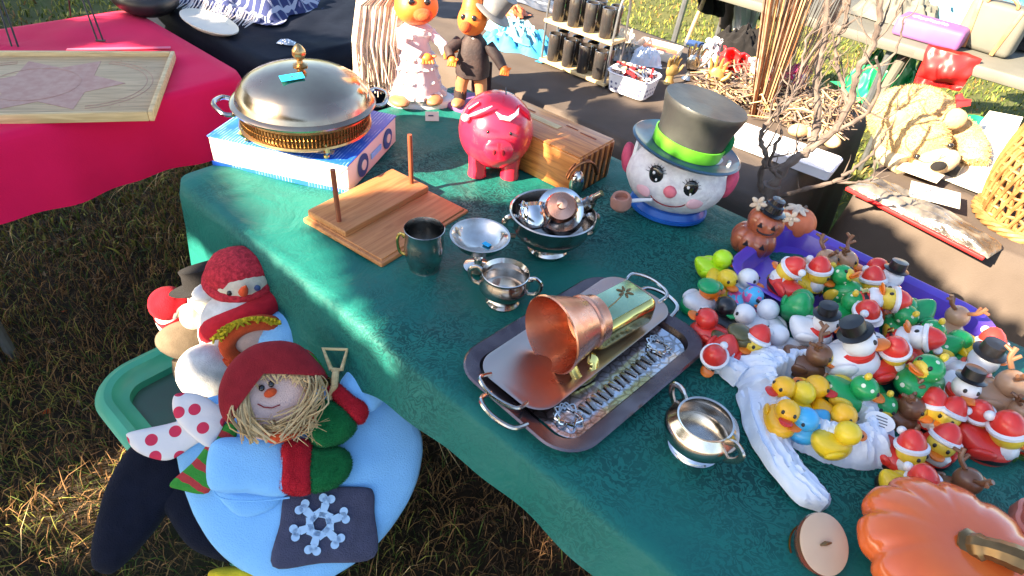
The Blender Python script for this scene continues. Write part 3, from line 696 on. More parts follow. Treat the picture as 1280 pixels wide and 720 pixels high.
# ------------------------------------------------------------------ silver and copper ware
def loop_handle(s, r0, z0, z1, out, rad=.003, y=0, curl=True):
    pts = [(s*r0, y, z1), (s*(r0+out*.5), y, z1+.006), (s*(r0+out), y, z1-.002), (s*(r0+out*1.02), y, (z0+z1)/2), (s*(r0+out*.7), y, z0+.004), (s*(r0*.96), y, z0)]
    P = [Vector(p) for p in pts]; o = []
    for i in range(len(P)-1):
        p0 = P[max(i-1, 0)]; p3 = P[min(i+2, len(P)-1)]
        for k in range(4):
            t = k/4; o.append(.5*((2*P[i])+(P[i+1]-p0)*t+(2*p0-5*P[i]+4*P[i+1]-p3)*t*t+(3*P[i]-p0-3*P[i+1]+p3)*t**3))
    o.append(P[-1])
    return MB().tube(o, [rad*(1.35 if i < 3 else 1) for i in range(len(o))], 8, flat=1.3)
p = at(530, 335)
t = thing('pewter_cup', 'small dark pewter tumbler standing on the corner of the dowel board', 'cup', (p.x, p.y, T+.002), 0)
MB().lathe([(.022, 0), (.027, .001), (.026, .004), (.0265, .008), (.031, .022), (.0335, .04), (.0325, .055), (.0315, .07), (.0335, .08), (.0328, .0805), (.030, .07), (.031, .04), (.026, .012), (0, .008)], 48).build('cup_body', 'pewter', t)
loop_handle(-1, .032, .022, .058, .012, .0022).build('handle', 'brass', t)
p = at(597, 335)
t = thing('footed_dish', 'small footed silver compote dish holding a blue price sticker', 'dish', (p.x, p.y, T+.002), 0)
MB().lathe([(0, 0), (.024, 0), (.0245, .003), (.018, .006), (.007, .011), (.006, .018), (.0095, .024), (.006, .03), (.009, .036)], 40).build('foot', 'silver', t)
bo = MB().lathe([(.008, .035), (.022, .038), (.038, .05), (.042, .06), (.05, .0665), (.0505, .068), (.047, .068), (.041, .0625), (.036, .054), (.02, .046), (0, .044)], 56).build('bowl', 'silver', t)
MB().box((.012, .004, .0475), (.014, .009, .001), (0, 0, -35), bev=0).build('price_sticker', 'sticker_blue', bo)
p = at(628, 378)
t = thing('sugar_bowl', 'two handled silver sugar bowl on a wide foot in front of the compote', 'bowl', (p.x, p.y, T+.002), R(-8))
MB().lathe([(.0, .002), (.027, .0), (.0275, .003), (.025, .006), (.022, .010), (.021, .014)], 44).build('foot', 'silver', t)
MB().lathe([(.018, .013), (.03, .018), (.0395, .03), (.0405, .04), (.036, .05), (.035, .054), (.038, .06), (.037, .061), (.033, .054), (.038, .04), (.034, .026), (0, .02)], 56).build('bowl', 'silver', t)
for s in (-1, 1): loop_handle(s, .038, .026, .054, .019, .0028).build('handle', 'silver', t)
p = at(684, 312)
t = thing('punch_bowl', 'large open silver bowl with curled handles, beside the pig', 'bowl', (p.x, p.y, T+.002), R(15))
MB().lathe([(0, .002), (.036, 0), (.037, .004), (.034, .008), (.03, .014), (.03, .018)], 48).build('foot', 'silver', t)
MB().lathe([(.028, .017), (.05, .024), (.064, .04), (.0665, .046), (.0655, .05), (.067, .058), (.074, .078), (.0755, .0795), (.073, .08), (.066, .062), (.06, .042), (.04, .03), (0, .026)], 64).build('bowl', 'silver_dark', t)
MB().lathe([(.0745, .078), (.0765, .0795), (.0745, .0812), (.0725, .0795)], 64).build('rim', 'silver', t)
for s in (-1, 1): loop_handle(s, .066, .03, .066, .018, .0045).build('handle', 'silver', t)
# creamer / teapot resting inside
t = thing('silver_teapot', 'tarnished silver teapot lying on its side inside the large bowl', 'teapot', (p.x+.012, p.y+.01, T+.075), R(20), tilt=(38, -18))
MB().lathe([(0, -.03), (.025, -.028), (.04, -.015), (.045, .005), (.04, .022), (.028, .03), (.026, .034), (0, .036)], 44).build('pot_body', 'silver_bright', t)
MB().lathe([(.028, .034), (.024, .042), (.008, .047), (.006, .052), (.009, .057), (0, .062)], 28).build('lid', 'copper', t)
loop_handle(-1, .04, -.014, .022, .026, .003).build('handle', 'silver_bright', t)
MB().tube(smooth_path([(.038, 0, -.012), (.058, 0, .0), (.062, 0, .02), (.075, 0, .034)]), [.012]*6+[.008]*5+[.006]*5, 12).build('spout', 'silver_dark', t)
t = thing('silver_jug', 'small bright silver jug with wire loops heaped in the large bowl', 'jug', (p.x-.035, p.y-.02, T+.078), R(60), tilt=(-30, 30))
MB().lathe([(0, -.022), (.02, -.02), (.026, -.006), (.024, .01), (.02, .018), (.023, .024), (.021, .024), (.017, .016), (.02, 0), (0, -.014)], 36).build('jug_body', 'silver_bright', t)
loop_handle(-1, .024, -.01, .018, .016, .002).build('handle', 'silver_bright', t)
p3 = at(742, 215, T+.06)
t = thing('wire_handle', 'curved dark wire handle rising behind the large silver bowl', 'hoop', (p3.x-.02, p3.y, T+.035), R(30))  # loose curved handle, modelled apart from the teapot
MB().tube(arc((0, 0, .0), .036, 15, 165, 16, 'xz', .045), .0028, 8).tube(arc((0, .008, .0), .036, 15, 165, 16, 'xz', .045), .0018, 8).build('loop', 'copper_dull', t)
MB().ell((-.012, .0, -.002), (.016, .014, .03)).build('grip', 'silver', t)

# dark outer tray
TA = at(735, 455); ang = math.atan2(.229, .199)
t = thing('serving_tray', 'large dark tarnished serving tray with a raised rounded rim', 'tray', (TA.x-.003, TA.y+.006, T+.002), ang)
def trayshape(mb, L, Wd, r, prof, n=8):
    vs, fs = [], []; rings = []
    for off, z in prof:
        o = rrect(L+2*off, Wd+2*off, max(.004, r+off), n); rings.append(len(vs)); vs += [(x, y, z) for x, y in o]; m = len(o)
    for j in range(len(prof)-1):
        for i in range(m):
            k = (i+1) % m; fs.append((rings[j]+i, rings[j]+k, rings[j+1]+k, rings[j+1]+i))
    fs.append(tuple(range(rings[-1], rings[-1]+m))); fs.append(tuple(range(m))[::-1])
    return mb.add(vs, fs)
trayshape(MB(), .338, .226, .05, [(-.034, 0), (-.03, .001), (-.022, .012), (0, .016), (.003, .018), (.0, .02), (-.02, .0155), (-.028, .004), (-.036, .003)]).build('tray_rim', 'tray_dark', t)
for s in (-1, 1):
    MB().tube(smooth_path([(s*.165, -.035, .017), (s*.188, -.03, .024), (s*.196, 0, .026), (s*.188, .03, .024), (s*.165, .035, .017)]), .0035, 8).build('handle', 'silver', t)
# ornate platter
def fil(nt, vec):
    v = nd(nt, 'ShaderNodeTexVoronoi', i_Scale=70, feature='DISTANCE_TO_EDGE'); nt.links.new(vec, v.inputs['Vector'])
    return math_(nt, 'LESS_THAN', v.outputs['Distance'], .09)
ms = pmk('chased_silver', fil, (.72, .74, .8), (.42, .4, .4), rough=.22, metal=1, bump=.4, bsc=60)
u = thing('silver_platter', 'ornate chased silver platter lying in the dark tray', 'platter', (TA.x+.004, TA.y-.004, T+.0065), ang)
trayshape(MB(), .278, .165, .03, [(-.02, 0), (-.01, .004), (0, .007), (.001, .008), (-.003, .0075), (-.012, .0035), (-.02, .003)]).build('platter', 'chased_silver', u)
m = MB()
for k in range(15):
    x = -.09+k*.013; m.box((x, -.052, .0055), (.006, .02, .002), (0, 0, 12*math.sin(k*2.3)), bev=.0008)
m.build('border_fluting', 'silver_dark', u)
for sx in (-1, 1):
    m = MB()
    for k in range(9):
        a = k*2.4; m.tube(smooth_path([(sx*.105+.012*math.cos(a), -.045+.014*math.sin(a), .005), (sx*.105+.02*math.cos(a+.9), -.045+.02*math.sin(a+.9), .008), (sx*.105+.012*math.cos(a+1.8), -.045+.012*math.sin(a+1.8), .005)]), .0016, 5)
    m.build('scrollwork', 'silver_bright', u)
# flat copper silver tray on top
F1, F2 = at(640, 480, T+.03), at(800, 365, T+.03); fc = (F1+F2)/2; fa = math.atan2((F2-F1).y, (F2-F1).x)
u = thing('copper_tray', 'flat copper toned tray with wire handles, lying over the platter', 'tray', (fc.x-.0, fc.y, T+.024), fa, tilt=(0, 0))
trayshape(MB(), .33, .125, .035, [(-.003, 0), (0, .0015), (.001, .003), (-.002, .0035), (-.006, .0022)]).build('tray_plate', 'copper_pale', u)
for s in (-1, 1): MB().tube(smooth_path([(s*.158, -.034, .003), (s*.18, -.034, .009), (s*.19, 0, .011), (s*.18, .034, .009), (s*.158, .034, .003)]), .003, 8).build('handle', 'silver', u)
# copper funnel cup on its side
q0, q1 = at(690, 418, T+.078), at(758, 393, T+.07)
ax = (q1-q0).normalized()
def axisM(o, z): return Matrix.Translation(o) @ Vector(z).to_track_quat('Z', 'Y').to_matrix().to_4x4()
t = thing('copper_cup', 'wide mouthed copper mug lying on its side on the copper tray', 'mug', (0, 0, 0), 0)
t.location = q0; t.scale = (.86,)*3; t.rotation_euler = ax.to_track_quat('Z', 'Y').to_euler()
MB().lathe([(.064, -.004), (.0665, -.002), (.0645, .004), (.059, .02), (.053, .04), (.0475, .056), (.045, .066), (.0475, .069), (.0475, .073), (.044, .076), (.042, .094), (0, .096)], 64).build('outer_shell', 'copper', t)
MB().lathe([(.0645, -.0045), (.062, .004), (.056, .022), (.05, .042), (.0445, .058), (.042, .068), (.03, .072), (0, .073)], 64).build('inner_shell', 'copper', t)
hx = MB().tube(smooth_path([(.06, .0, .02), (.086, .005, .03), (.084, .004, .058), (.066, .0, .066), (.058, 0, .058)]), .0045, 8, flat=2.2)
hx.v = [tuple(Matrix.Rotation(R(225), 4, 'Z') @ Vector(v)) for v in hx.v]
hx.build('handle', 'brass', t)
# brass box / bell
p = at(775, 400, T+.06)
t = thing('brass_canister', 'polished brass canister lying beside the copper mug', 'canister', (p.x-.005, p.y+.01, T+.03), fa+R(-6))
MB().box((0, .005, .028), (.125, .07, .052), bev=.016, seg=4).build('canister_body', 'brass', t)
mk('green_face', (.45, .62, .4), (.38, .52, .3), sc=30, rough=.22, metal=.85)
MB().box((0, .005, .0545), (.1, .052, .0012), bev=.0004).build('etched_panel', 'green_face', t)
m = MB()
for k in range(6):
    a = R(k*60); m.ell((.025+.008*math.cos(a), .012+.008*math.sin(a), .0556), (.006, .0022, .0012), (0, 0, k*60), seg=8)
m.tube([(-.03, .0, .0556), (-.005, .004, .0556), (.018, .01, .0556)], .0009, 5).build('etched_flower', 'gold_brown', t)
p = at(866, 560)
t = thing('silver_bowl', 'round bellied silver bowl on a foot ring, front of the tray', 'bowl', (p.x, p.y, T+.002), R(35), tilt=(0, 0))
MB().lathe([(0, .002), (.033, 0), (.0345, .003), (.031, .005), (.033, .007), (.028, .011), (.026, .014)], 48).build('foot', 'silver_bright', t)
MB().lathe([(.024, .013), (.038, .018), (.047, .03), (.0485, .04), (.045, .05), (.037, .058), (.0365, .0595), (.034, .0585), (.040, .05), (.044, .04), (.04, .026), (0, .018)], 64).build('bowl', 'silver', t)
for a in (90, -90):
    s = 1 if a > 0 else -1
    MB().tube(smooth_path([(0, s*.038, .057), (0, s*.05, .066), (.0, s*.062, .06), (0, s*.06, .046), (0, s*.046, .03)]), .003, 8, flat=1.6).build('handle', 'silver', t)

# ------------------------------------------------------------------ snowman head jar
p = at(833, 262)
t = thing('snowman_jar', 'ceramic snowman head in a tilted black top hat with a pipe', 'ornament', (p.x, p.y, T+.002), face_cam(p, -2))
def headf(v): return v
hd = MB().ell((0, 0, .08), (.1, .082, .074), seg=48, lump=.015, lf=40).build('head', 'face_white', t)
MB().lathe([(.06, 0), (.072, .004), (.076, .014), (.07, .024), (.05, .026)], 40, M4(sc=(1, .9, 1))).lathe([(.066, .003), (.079, .006), (.079, .012), (.066, .014)], 40, M4(sc=(1, .9, 1))).build('collar', 'collar_blue', t)
for s in (-1, 1):
    e = MB().ell((s*.1, .0, .09), (.014, .02, .032), (0, s*8, 0), lump=.05, lf=80, seg=24).build('earmuff', 'pink_ear', t)
    MB().tube(arc((s*.09, .002, .09), .036, 70, 290, 14, 'yz', .04) if False else [(s*.088, .02*math.cos(a), .094+.038*math.sin(a)) for a in [k*math.pi/8 for k in range(17)]], .004, 6).build('muff_rim', 'white', e)
for s, z in ((-1, .106), (1, .094)):
    x = s*.034; y = -.0735
    y -= .002; ey = MB().ell((x, y+.0035, z), (.0145, .006, .019), (0, s*8, s*16)).build('eye', 'black_glossy', hd)
    MB().ell((x-.004, y-.0035, z+.006), (.0028, .0018, .0034), seg=10).ell((x+.003, y-.003, z-.007), (.002, .0012, .003), seg=10).build('eye_shine', 'white', ey)
    m = MB()
    for k in range(9):
        a = R(165-k*18); m.tube([(x+.0125*math.cos(a), y+.001, z+.0165*math.sin(a)), (x+.021*math.cos(a), y-.001, z+.025*math.sin(a))], [.0009, .0004], 4)
    m.build('eyelash', 'black', ey)
    MB().ell((s*.05, -.069, .066), (.018, .004, .012), (0, 0, s*34), seg=18).build('cheek', 'blush', hd)
MB().ell((0, -.081, .083), (.0125, .009, .0125), lump=.08, lf=160, seg=20).build('nose', 'nose_pink', hd)
MB().tube([( .034*math.cos(a), -.0805+.0068*math.cos(a)**2, .064-.012*math.sin(a)) for a in [R(10+k*16) for k in range(11)]], .0011, 5).build('mouth', 'felt_maroon', hd)
pp = MB().tube(smooth_path([(-.028, -.077, .055), (-.05, -.082, .05), (-.07, -.088, .045)]), [.0035]*5+[.004]*6, 8).build('pipe', 'white', t)
MB().lathe([(0, 0), (.013, .001), (.02, .01), (.0205, .024), (.017, .032), (.013, .031), (.013, .02), (0, .018)], 24, M4((-.082, -.09, .024), (8, -6, 0))).build('pipe_bowl', 'pipe_tan', pp)
ht = M4((.002, 0, .133), (-4, 8, 0))
h = MB().lathe([(0, 0), (.05, -.002), (.085, -.003), (.105, .006), (.108, .01), (.104, .0125), (.084, .005), (.066, .006), (.0, .006)], 64, ht, wob=lambda a, z: 1+.015*math.sin(2*a)).build('hat_brim', 'hat_blue', t)
c = MB().lathe([(.064, .005), (.0655, .03), (.069, .06), (.0765, .086), (.079, .096), (.0775, .1), (.072, .0995), (0, .096)], 64, ht).build('hat_crown', 'hat_grey', t)
MB().lathe([(.0655, .006), (.068, .007), (.0695, .03), (.0672, .031)], 64, ht).build('hat_band', 'band_green', t)
MB().ell((.073, .012, .158), (.012, .02, .022), (0, 20, 0), lump=.25, lf=60).build('holly', 'felt_green', t)

# ------------------------------------------------------------------ jack o lantern figure and small pumpkin
def pumpkin_prof(mb, r, h, ribs=9, M=None, mi=0, seg=54, depth=.1):
    prof = []
    for k in range(17):
        th = math.pi*k/16; prof.append((max(1e-4, math.sin(th)**.8*r), -math.cos(th)*h*(1-.16*math.exp(-((th-math.pi)**2)*5))))
    return mb.lathe(prof, seg, M, mi, wob=lambda a, z: 1-depth*abs(math.cos(a*ribs/2))**7)
p = at(937, 318)
t = thing('jack_o_lantern', 'small brown orange stacked jack o lantern pair wearing a black hat', 'ornament', (p.x, p.y, T+.002), face_cam(p, 8))
b = pumpkin_prof(MB(), .042, .032, 8, M4((-.004, 0, .032))).build('lower_pumpkin', 'jack_orange', t)
b2 = pumpkin_prof(MB(), .034, .026, 8, M4((.006, .006, .07), (0, 10, 0))).build('upper_pumpkin', 'jack_orange', t)
for par, (cx, cy, cz, s_) in ((b, (-.004, -.038, .036, 1.1)), (b2, (.006, -.028, .074, .9))):
    for sx in (-1, 1): MB().prism([(-.005*s_, 0), (.005*s_, 0), (0, .009*s_)], .005, M4((cx+sx*.013*s_, cy+.003, cz+.002), (90, 0, 0)), bev=0).build('eye_hole', 'black', par)
    MB().tube([(cx+.016*s_*math.cos(a), cy+.003-.002*math.sin(a), cz-.004-.008*s_*math.sin(a)) for a in [R(k*18) for k in range(11)]], .0014, 5).build('grin', 'black', par)
h = MB().lathe([(0, 0), (.026, 0), (.027, .002), (.018, .004), (.0165, .016), (.013, .018), (.012, .026), (0, .027)], 28, M4((.008, .006, .094), (0, 10, 0))).build('hat', 'black_glossy', t)
for x, z in ((-.02, .108), (.042, .095)):
    m = MB()
    for k in range(5):
        a = R(k*72); m.ell((x+.008*math.cos(a), -.004, z+.008*math.sin(a)), (.008, .003, .0045), (0, -k*72, 0), seg=10)
    m.ell((x, -.007, z), .003, seg=8).build('flower', 'hair_cream', t)
p = at(990, 298)
t = thing('mini_pumpkin', 'plain small orange pumpkin with a pale flower on its top', 'pumpkin', (p.x-.004, p.y, T+.002), 0)
pumpkin_prof(MB(), .036, .033, 9, M4((0, 0, .033)), depth=.05).build('pumpkin_body', 'pumpkin_rough', t)
m = MB()
for k in range(6):
    a = R(k*60); m.ell((-.012+.012*math.cos(a), -.002+.012*math.sin(a), .067), (.012, .006, .003), (0, 15, k*60), seg=10)
m.build('flower', 'hair_cream', t); MB().tube([(0, 0, .06), (.004, 0, .074)], [.004, .003], 8).build('stem', 'bark', t)

# ------------------------------------------------------------------ foreground pumpkin, bowl, trinket box
p = at(1172, 722)
t = thing('ceramic_pumpkin', 'large glossy orange ceramic pumpkin with a gold brown stem', 'pumpkin', (p.x, p.y, T+.002), R(-12))
pumpkin_prof(MB(), .105, .04, 11, M4((0, 0, .038)), seg=198, depth=.075).build('pumpkin_body', 'pumpkin', t)
MB().tube(smooth_path([(.0, 0, .066), (.008, -.006, .08), (.022, -.012, .087), (.038, -.016, .088)]), [.02]*2+[.015]*3+[.012]*3+[.013]*3+[.014]*5, 9).build('stem', 'gold_brown', t)
p = at(1302, 700)
t = thing('pink_bowl', 'terracotta pink pumpkin bowl at the edge of the green cloth', 'bowl', (p.x, p.y, T+.002), 0)
MB().lathe([(0, 0), (.03, 0), (.05, .014), (.058, .034), (.056, .05), (.052, .052), (.05, .048), (.052, .034), (.042, .016), (0, .01)], 56, wob=lambda a, z: 1-.05*abs(math.cos(a*5))**3).build('bowl', 'bowl_pink', t)
p = at(1019, 690)
t = thing('trinket_box', 'small halved apple trinket box with a flat beige face, tilted up', 'trinket box', (p.x, p.y, T+.018), R(-8), tilt=(22, 10))
mk('pipe_face', (.72, .47, .3), (.66, .42, .27), sc=20, rough=.4)
mk('apple_dark', (.06, .07, .03), (.3, .05, .03), sc=14, rough=.25, coat=.5)
MB().lathe([(0, -.024), (.014, -.022), (.026, -.012), (.0295, 0), (.029, .004), (.0, .004)], 40, M4(sc=(1.02, 1.2, 1))).build('shell', 'apple_dark', t)
MB().lathe([(.0255, .004), (.0285, .0042), (.029, .006), (.0265, .0075), (0, .0065)], 40, M4(sc=(1.02, 1.2, 1))).build('beige_face', 'pipe_face', t)
MB().tube([(-.006, -.004, .0085), (0, .0, .009), (.007, .003, .0085)], [.001, .0028, .001], 8).ell((0, 0, .0085), (.003, .002, .002)).build('gold_clasp', 'gold_brown', t)
MB().lathe([(.027, -.02), (.029, -.02), (.029, -.018), (.027, -.018)], 40, M4((0, -.004, 0))).build('gold_ring', 'brass', t)

# ------------------------------------------------------------------ purple tray of ducks
PT = W(-.06, 1.055)
mk_t = thing('purple_tray', 'shallow purple plastic tray heaped with rubber ducks', 'tray', (PT.x, PT.y, T+.002), AD+R(-3))
trayshape(MB(), .37, .235, .05, [(-.02, 0), (-.012, .003), (-.002, .03), (.012, .036), (.014, .038), (.01, .0385), (-.004, .033), (-.014, .004), (-.022, .003)]).build('tray_shell', 'purple', mk_t)
mb_eye = dict()
def duck_proto(kind):
    """builds one duck of a kind facing +X, about 55 mm long; returns the Empty"""
    t = thing('rubber_duck', 'x', 'rubber duck', (0, 0, 0), 0, 'rubber ducks')
    col = dict(yellow='yellow', lime='lime', white='vwhite', red='vred', black='vblack', blue='vblue', mallard='vwhite', camo='vcamo', santa='vred', santayellow='yellow', santawhite='vred', tree='vgreen_dots',
               dome='vgreen', snowman='vwhite', reindeer='vtan', brownreindeer='vbrown', patterned='vblue_spots', cartoon='amber', greenbill='vwhite')[kind]
    hcol = dict(santa='vyolk', santayellow='vyolk', santawhite='vwhite', tree='vgreen_dots', dome='vgreen', mallard='vorange', reindeer='vtan', brownreindeer='vbrown').get(kind, col)
    bill = dict(greenbill='vgreen', cartoon='vred').get(kind, 'vorange')
    def bf(v):
        x, y, z = v
        if x < 0: z += .012*(x/-.028)**2.2; y *= 1-.35*(x/-.03)**2
        if z < -.011: z = -.011-(-z-.011)*.3
        return Vector((x, y, z))
    body = MB().ell((-.002, 0, .014), (.028, .021, .0175), seg=28, fn=bf).build('body', col, t)
    for s in (-1, 1): MB().ell((-.006, s*.0185, .018), (.013, .0045, .0085), (s*-12, -14, 0), seg=14).build('wing', 'vyolk' if kind in ('tree',) else col, t)
    head = MB().ell((.009, 0, .038), (.0152, .0148, .0145), seg=24).build('head', hcol, t)
    if kind in ('tree', 'dome'):
        MB().ell((.0145, 0, .037), (.0108, .0115, .011), seg=18).build('face', 'vyolk', head)
    if kind == 'reindeer' or kind == 'brownreindeer': MB().ell((.0145, 0, .0375), (.0108, .011, .011), seg=18).build('face', 'vyolk', head)
    MB().ell((.026, 0, .0345), (.009, .0088, .0024), (0, -6, 0), seg=16).ell((.024, 0, .032), (.0075, .0072, .0022), (0, 8, 0), seg=14).build('bill', bill, head)
    for s in (-1, 1): MB().ell((.0212, s*.0068, .0425), (.0022, .0022, .0028), seg=10).build('eye', 'vblack', head)
    if kind.startswith('santa'):
        h = MB().lathe([(.0152, 0), (.0148, .006), (.0115, .014), (.006, .02), (0, .022)], 24, M4((.006, 0, .044), (0, -22, 0))).build('santa_hat', 'vred', head)
        MB().lathe([(.0145, -.002), (.0178, .0), (.0178, .0035), (.0145, .005)], 24, M4((.006, 0, .044), (0, -22, 0))).build('hat_trim', 'vwhite', h)
        MB().ell((-.0125, .003, .05), .0052, seg=12).build('pompom', 'vwhite', h)
        MB().ell((.0135, 0, .0235), (.0125, .016, .0125), lump=.12, lf=200, seg=22).build('beard', 'vwhite', t)
        MB().lathe([(.0, -.002), (.0215, -.002), (.0222, 0), (.0215, .003), (0, .003)], 28, M4((-.002, 0, .0135), sc=(1.28, 1, 1))).build('belt', 'vblack', t)
        MB().box((.0275, 0, .014), (.003, .009, .008), bev=.001).build('buckle', 'brass', t)
    if kind == 'snowman':
        h = MB().lathe([(0, 0), (.016, 0), (.0165, .0015), (.0115, .003), (.011, .014), (.0, .015)], 24, M4((.006, 0, .0495), (0, -12, 0))).build('top_hat', 'vblack', head)
        MB().lathe([(.012, -.003), (.0158, -.002), (.0158, .003), (.012, .004)], 24, M4((.006, 0, .026))).tube([(.018, .008, .024), (.026, .009, .012)], [.004, .005], 8, flat=.5).build('scarf', 'vred', t)
        for z in (.017, .01): MB().ell((.0258-(.017-z)*-.08, 0, z), .0018, seg=8).build('coal_button', 'vblack', t)
    if kind in ('reindeer', 'brownreindeer'):
        for s in (-1, 1):
            m = MB(); m.tube(smooth_path([(.004, s*.008, .05), (.0, s*.016, .058), (.002, s*.021, .068)]), [.0028]*11, 8)
            m.tube([(.001, s*.014, .056), (.008, s*.016, .063)], [.0024, .002], 8).tube([(.001, s*.019, .063), (-.007, s*.024, .066)], [.0024, .002], 8).build('antler', 'vbrown' if kind == 'brownreindeer' else 'vbrown', head)
        MB().ell((.0255, 0, .012), (.005, .009, .009), seg=14).build('belly_patch', 'vbrown' if kind == 'reindeer' else 'vtan', t)
    if kind in ('mallard', 'camo'):
        MB().ell((.004, 0, .047), (.0165, .0155, .008), seg=20).ell((.018, 0, .046), (.009, .011, .002), seg=14).build('cap', 'vgreen' if kind == 'mallard' else 'vcamo', head)
        if kind == 'mallard': MB().lathe([(.0, -.003), (.0215, -.003), (.0222, 0), (.021, .003), (0, .003)], 28, M4((-.002, 0, .012), sc=(1.28, 1, 1.6))).build('green_band', 'vgreen', t)
    if kind == 'tree':
        MB().ell((.003, 0, .0545), (.004, .004, .005), seg=8).build('star', 'vyolk', head)
    return t
PROTO = {}
mk('amber', (.95, .5, .01), (.9, .44, .01), sc=30, rough=.35, coat=.25)
def duck(kind, px, py, h, rz, label, tilt=(0, 0), sc=1.0, group='rubber ducks', cat=None):
    if kind not in PROTO: t = PROTO[kind] = duck_proto(kind)
    else: t = copy_tree(PROTO[kind])
    c = at(px, py, h+.02*sc)
    t.location = (c.x, c.y, c.z-.026*sc); t.scale = (sc,)*3
    # keep the middle of the duck where it was seen, whatever its tilt
    e = Euler((R(tilt[0]), R(tilt[1]), R(rz))); t.rotation_euler = e
    off = e.to_matrix() @ Vector((0, 0, .026*sc)); t.location = c-off
    t['label'] = label; t['group'] = group
    return t
def paper_tag(px, py, h, rz, tilt, label, r=.017):
    c = at(px, py, h); t = thing('oval_tag', label, 'tag', c, R(rz), 'paper tags tied to the ducks', tilt=tilt)
    MB().lathe([(0, 0), (r, 0), (r, .0008), (0, .0008)], 28, M4(sc=(1.25, .85, 1))).build('card', 'white', t)
    m = MB()
    for k in range(4): m.box((.0015*math.sin(k*3), -.006+k*.004, .0012), (r*(1.3-.25*abs(k-1.5)), .0012, .0005), bev=0)
    m.build('printed_lines', 'ink', t); return t
G = T+.0; U = T+.026; V_ = T+.042
